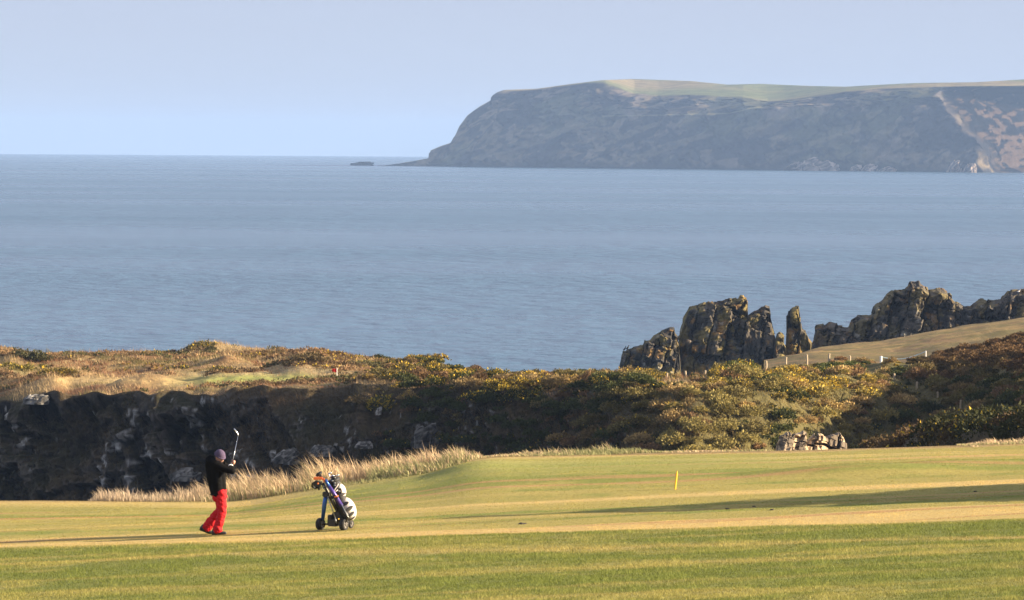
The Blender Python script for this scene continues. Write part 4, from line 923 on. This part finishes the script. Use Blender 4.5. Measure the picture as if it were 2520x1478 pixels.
    bm = bmesh.new(); bm.from_mesh(gl.data); hand(bm, hl, 1, .036); bm.to_mesh(gl.data); bm.free(); gl.data.polygons.foreach_set('use_smooth', np.ones(len(gl.data.polygons), bool))
    # the club is held, so it is a thing of its own
    c = empty('golf_club', Vector(base) + grip, 'steel golf club held upright in the golfer\'s hands', 'golf club')
    a0, a1 = gd * -.14, gd * .78
    bm = bmesh.new(); tube(bm, [a0, gd * .13], [.014, .0115], 10); bm_obj('grip', bm, M_RUBBER, c, True)
    bm = bmesh.new(); tube(bm, [gd * .125, gd * .4, a1], [.0065, .006, .0055], 8); bm_obj('shaft', bm, M_STEEL, c, True)
    bm = bmesh.new(); tube(bm, [a1 - gd * .02, a1 + gd * .02 + Vector((-.01, 0, .01)), a1 + Vector((-.035, .0, .055)), a1 + Vector((-.075, .0, .115)), a1 + Vector((-.085, 0, .13))], [.008, .009, .016, .014, .005], 8)
    bm_obj('club_head', bm, M_STEEL, c, True)
build_golfer()

# ------------------------------------------------------------------ trolley, bag and clubs
M_BLUE = simple_mat('blue_anodised', (.04, .12, .42), .35, metal=.5, var=.15); M_PURPLE = simple_mat('violet_tube', (.075, .05, .26), .4, metal=.3, var=.15)
M_BLACKP = simple_mat('black_plastic', (.02, .02, .02), .4, var=.3); M_GREY = simple_mat('grey_alloy', (.30, .32, .33), .4, metal=.6); M_ORANGE = simple_mat('orange_plastic', (.75, .19, .05), .45)
M_BAGW = simple_mat('white_vinyl', (.62, .57, .54), .45, var=.05); M_BAGK = simple_mat('black_nylon', (.022, .022, .024), .7, var=.3, scale=60, bump=.2); M_MESH = simple_mat('dark_mesh', (.06, .058, .05), .8, var=.4, scale=120); M_RIM = simple_mat('grey_wheel_disc', (.13, .12, .11), .5)
def wheel(parent, c, ax, r, w):
    ax = Vector(ax).normalized(); e1 = Vector((0, 0, 1)); e2 = ax.cross(e1); bm = bmesh.new(); prof = [(-.5, .62), (-.5, .86), (-.34, .98), (0, 1.0), (.34, .98), (.5, .86), (.5, .62)]; n = 28; rings = []
    for a_, rr in prof: rings.append([bm.verts.new(c + ax * a_ * w + (e1 * math.cos(t) + e2 * math.sin(t)) * r * rr) for t in [2 * math.pi * k / n for k in range(n)]])
    for r0, r1 in zip(rings, rings[1:] + rings[:1]):
        for k in range(n): bm.faces.new((r0[k], r0[(k + 1) % n], r1[(k + 1) % n], r1[k]))
    tyre = bm_obj('wheel', bm, M_RUBBER, parent)
    bm = bmesh.new(); tube(bm, [c - ax * w * .40, c + ax * w * .40], [r * .68, r * .68], 24); tube(bm, [c + ax * w * .40, c + ax * w * .62], [r * .22, r * .16], 14)
    for k in range(5):
        t = 2 * math.pi * k / 5; d = e1 * math.cos(t) + e2 * math.sin(t); tube(bm, [c + ax * w * .43 + d * r * .18, c + ax * w * .43 + d * r * .6], [.012, .009], 6)
    bm_obj('rim', bm, M_RIM, tyre)
def build_trolley():
    base = ground(817, 1306)
    T = lambda px, py, y=0.0: Vector(((px - 530) / 1032, y, (1350 - py) / 1032))
    o = empty('golf_trolley', base, 'three wheeled electric golf trolley with blue frame on the fairway', 'golf trolley')
    ax = Vector((math.cos(.5), -math.sin(.5), .03))
    wheel(o, T(287, 1232, .15), ax, .120, .105); wheel(o, T(775, 1218, -.12), ax, .120, .105); wheel(o, T(905, 1240, .30), ax, .085, .05)
    def part(name, mat, fn, smooth=True):
        bm = bmesh.new(); fn(bm); return bm_obj(name, bm, mat, o, smooth)
    part('axle', M_BLACKP, lambda bm: tube(bm, [T(287, 1232, .15), T(775, 1218, -.12)], .018, 10))
    R = Matrix.Rotation(-.5, 3, 'Z')
    part('motor_housing', M_BLACKP, lambda bm: (box(bm, T(560, 1190, .02), (.21, .16, .15), R, .02), box(bm, T(505, 1115, .03), (.09, .13, .16), R, .015)), False)
    part('battery', M_BLACKP, lambda bm: box(bm, T(655, 1060, .06), (.20, .15, .19), R @ Matrix.Rotation(-.35, 3, 'Y'), .02), False)
    part('spine', M_BLACKP, lambda bm: tube(bm, [T(905, 1230, .28), T(700, 1080, .08), T(560, 800, -.03), T(420, 520, -.08), T(340, 380, -.12)], [.028, .034, .036, .034, .028], 10))
    part('frame_arm', M_PURPLE, lambda bm: tube(bm, [T(440, 390, -.16), T(560, 570, -.16), T(730, 840, -.14)], [.036, .042, .040], 12))
    part('frame_arm', M_BLUE, lambda bm: tube(bm, [T(405, 300, -.15), T(425, 360, -.16), T(475, 440, -.165)], [.026, .030, .037], 12))
    part('leg', M_BLUE, lambda bm: tube(bm, [T(405, 640, -.02), T(372, 830, .03), T(335, 1140, .12)], [.042, .046, .036], 12))
    part('leg', M_BLACKP, lambda bm: tube(bm, [T(730, 840, -.14), T(860, 1060, -.15), T(790, 1200, -.13)], [.03, .03, .024], 10))
    part('strut', M_GREY, lambda bm: tube(bm, [T(440, 640, -.12), T(600, 1080, -.16)], [.012, .012], 8))
    part('strut', M_GREY, lambda bm: tube(bm, [T(730, 800, -.20), T(850, 1040, -.20), T(880, 1075, -.2)], [.010, .010, .010], 8))
    part('bracket', M_BLACKP, lambda bm: (box(bm, T(420, 610, -.06), (.14, .12, .10), R, .015), box(bm, T(610, 650, -.165), (.10, .09, .05), Matrix.Rotation(.7, 3, 'Y'), .01)), False)
    part('strap', M_ORANGE, lambda bm: tube(bm, [T(585, 655, -.205), T(660, 625, -.205)], [.018, .016], 8))
    for kx, ky, kr in ((665, 1110, .018), (560, 880, .012)): part('knob', M_YEL, lambda bm: ball(bm, T(kx, ky, -.095), kr, (1, 1, 1), None, 10))
    part('brake_lever', M_GREY, lambda bm: tube(bm, [T(600, 1080, -.16), T(612, 1140, -.17), T(625, 1195, -.16)], [.012, .016, .009], 8))
    con = part('handle_console', M_BLACKP, lambda bm: (box(bm, T(235, 395, -.13), (.17, .13, .115), Matrix.Rotation(-.15, 3, 'Y'), .025), box(bm, T(265, 490, -.13), (.035, .04, .07), None, .008)), False)
    bm = bmesh.new(); tube(bm, [T(330, 350, -.17), T(220, 335, -.20), T(140, 380, -.2), T(128, 440, -.17), T(165, 485, -.10), T(280, 470, -.08)], .018, 8); bm_obj('grip', bm, M_RUBBER, con, True)
    bm = bmesh.new(); ball(bm, T(247, 382, -.2), .018, (1, .6, 1), None, 8); bm_obj('button', bm, M_ORANGE, con)
    bm = bmesh.new(); box(bm, T(178, 462, -.19), (.03, .02, .03), None, .004); bm_obj('dial', bm, M_GREY, con)
    part('card_holder', M_ORANGE, lambda bm: (box(bm, T(248, 280, -.14), (.18, .12, .055), Matrix.Rotation(-.02, 3, 'Y'), .008), box(bm, T(366, 322, -.14), (.025, .05, .08), None, .005)), False)
    # ---- bag on the trolley
    g = empty('golf_bag', base, 'white and black golf bag strapped on the trolley', 'golf bag')
    A, B = T(850, 1110, .07), T(555, 345, .02); axv = (B - A)
    def gp(name, mat, fn, parent=g, smooth=True):
        bm = bmesh.new(); fn(bm); return bm_obj(name, bm, mat, parent, smooth)
    gp('body', M_BAGK, lambda bm: tube(bm, [A, A + axv * .06, A + axv * .5, A + axv * .93, B], [.105, .125, .118, .115, .12], 20))
    gp('collar', M_BAGK, lambda bm: tube(bm, [B - axv * .03, B + axv * .02, B + axv * .05], [.128, .135, .125], 20))
    gp('base', M_BAGK, lambda bm: tube(bm, [A - axv * .04, A + axv * .03], [.115, .13], 20))
    tilt = Matrix.Rotation(-.36, 3, 'Y')
    pc = T(855, 915, .05); pr = Vector((.152, .15, .238))
    pk = gp('pocket', M_BAGW, lambda bm: ball(bm, pc, 1, pr, tilt, 28)); pk['label'] = 'large white pocket with black oval panels'
    pu = T(700, 540, .04); prr = Vector((.105, .125, .15)); pk2 = gp('pocket', M_BAGW, lambda bm: ball(bm, pu, 1, prr, tilt, 24))
    def panel(c, rr, px, py, a, sx, sz, parent):
        q = T(px, py, 0); d = tilt.transposed() @ Vector((q.x - c.x, 0, q.z - c.z)); k = 1 - (d.x / rr.x) ** 2 - (d.z / rr.z) ** 2
        y = c.y - rr.y * math.sqrt(max(k, .02))
        nrm = tilt @ Vector((d.x / rr.x ** 2, -math.sqrt(max(k, .02)) / rr.y, d.z / rr.z ** 2)).normalized()
        Fm = frame_from(nrm); ang = Matrix.Rotation(a, 3, nrm)
        bm = bmesh.new(); ball(bm, Vector((q.x, y, q.z)), 1, (sx, .012, sz), ang @ Fm, 20); bm_obj('panel', bm, M_MESH, parent, True)
    for px, py, a, sx, sz in [(795, 800, .45, .082, .036), (882, 898, .62, .094, .037), (930, 1006, .75, .074, .031), (962, 1090, .85, .054, .022)]: panel(pc, pr, px, py, a, sx, sz, pk)
    panel(pu, prr, 680, 560, -.2, .05, .085, pk2)
    gp('band', M_BAGK, lambda bm: tube(bm, [A + axv * .60, A + axv * .66], [.15, .15], 20))
    gp('shoulder_strap', M_BAGW, lambda bm: tube(bm, [T(675, 360, -.12), T(640, 430, -.15), T(590, 500, -.15), T(560, 580, -.15), T(650, 510, -.17)], [.01, .012, .012, .012, .012], 6))
    for px, py in [(540, 330), (585, 375), (585, 420), (680, 470), (680, 540), (680, 370), (360, 440), (410, 440), (365, 485)]: gp('buckle', M_GREY, lambda bm: ball(bm, T(px, py, -.145), .015, (1.3, .6, 1), None, 8))
    # ---- clubs standing in the bag
    heads = [(455, 195, 'iron', 'grey iron club head standing highest in the middle of the bag'), (500, 250, 'iron', 'silver iron club head in front of the highest one in the bag'), (605, 240, 'iron', 'silver iron club head pointing away at the back of the bag'), (560, 270, 'wood', 'rounded black wood head in the middle of the bag'), (545, 330, 'iron', 'bright chrome wedge head low at the mouth of the bag'), (620, 330, 'wood', 'black wood head at the bag rim near the white pocket')]
    for px, py, kd, lb in heads:
        h = T(px, py, random.uniform(-.06, .08)); ft = B - axv * .1 + Vector((random.uniform(-.05, .05), random.uniform(-.05, .05), 0)); h.y = B.y + random.uniform(-.09, .04)
        c = empty('golf_club', Vector(base) + ft, lb, 'golf club', 'clubs in the bag')
        bm = bmesh.new(); tube(bm, [Vector((0, 0, 0)), (h - ft) * .98], [.007, .006], 6); bm_obj('shaft', bm, M_STEEL, c)
        bm = bmesh.new(); q = h - ft
        if kd == 'iron': tube(bm, [q - Vector((.0, 0, .035)), q, q + Vector((.035, -.005, .012)), q + Vector((.062, -.008, .02))], [.009, .014, .021, .006], 8)
        else: ball(bm, q, .042, (1.25, .9, .8), Matrix.Rotation(.5, 3, 'Y'), 14)
        bm_obj('club_head', bm, M_STEEL if kd == 'iron' else M_BLACKP, c, True)
    h = empty('head_cover', Vector(base) + T(262, 245, -.1), 'black padded club head cover above the orange holder', 'head cover')
    bm = bmesh.new(); ball(bm, Vector((0, 0, .045)), .06, (1.15, .8, .62), Matrix.Rotation(-.55, 3, 'Y'), 16); ball(bm, Vector((.04, 0, .075)), .03, (.9, .9, 1), None, 12); bm_obj('cover', bm, M_BAGK, h, True)
    bm = bmesh.new(); tube(bm, [Vector((.02, 0, .01)), Vector((.12, .03, -.08)), Vector((.2, .07, -.16))], [.03, .024, .02], 10); bm_obj('sock', bm, M_BAGK, h, True)
build_trolley()

# ------------------------------------------------------------------ haze: the damp air over the bay
def build_haze():
    bm = bmesh.new(); box(bm, (0, 0, 55), (53000, 53000, 206))
    o = bm_obj('haze', bm, None); m = bpy.data.materials.new('haze_air'); m.use_nodes = True; nt = m.node_tree; nt.nodes.clear()
    v = nt.nodes.new('ShaderNodeVolumePrincipled'); out = nt.nodes.new('ShaderNodeOutputMaterial')
    v.inputs['Color'].default_value = (.37, .575, 1.0, 1); v.inputs['Density'].default_value = 5.2e-5; v.inputs['Anisotropy'].default_value = 0.0
    nt.links.new(v.outputs[0], out.inputs['Volume']); o.data.materials.append(m)
    tag(o, 'thin bluish sea haze over the bay', 'haze', kind='stuff')
build_haze()
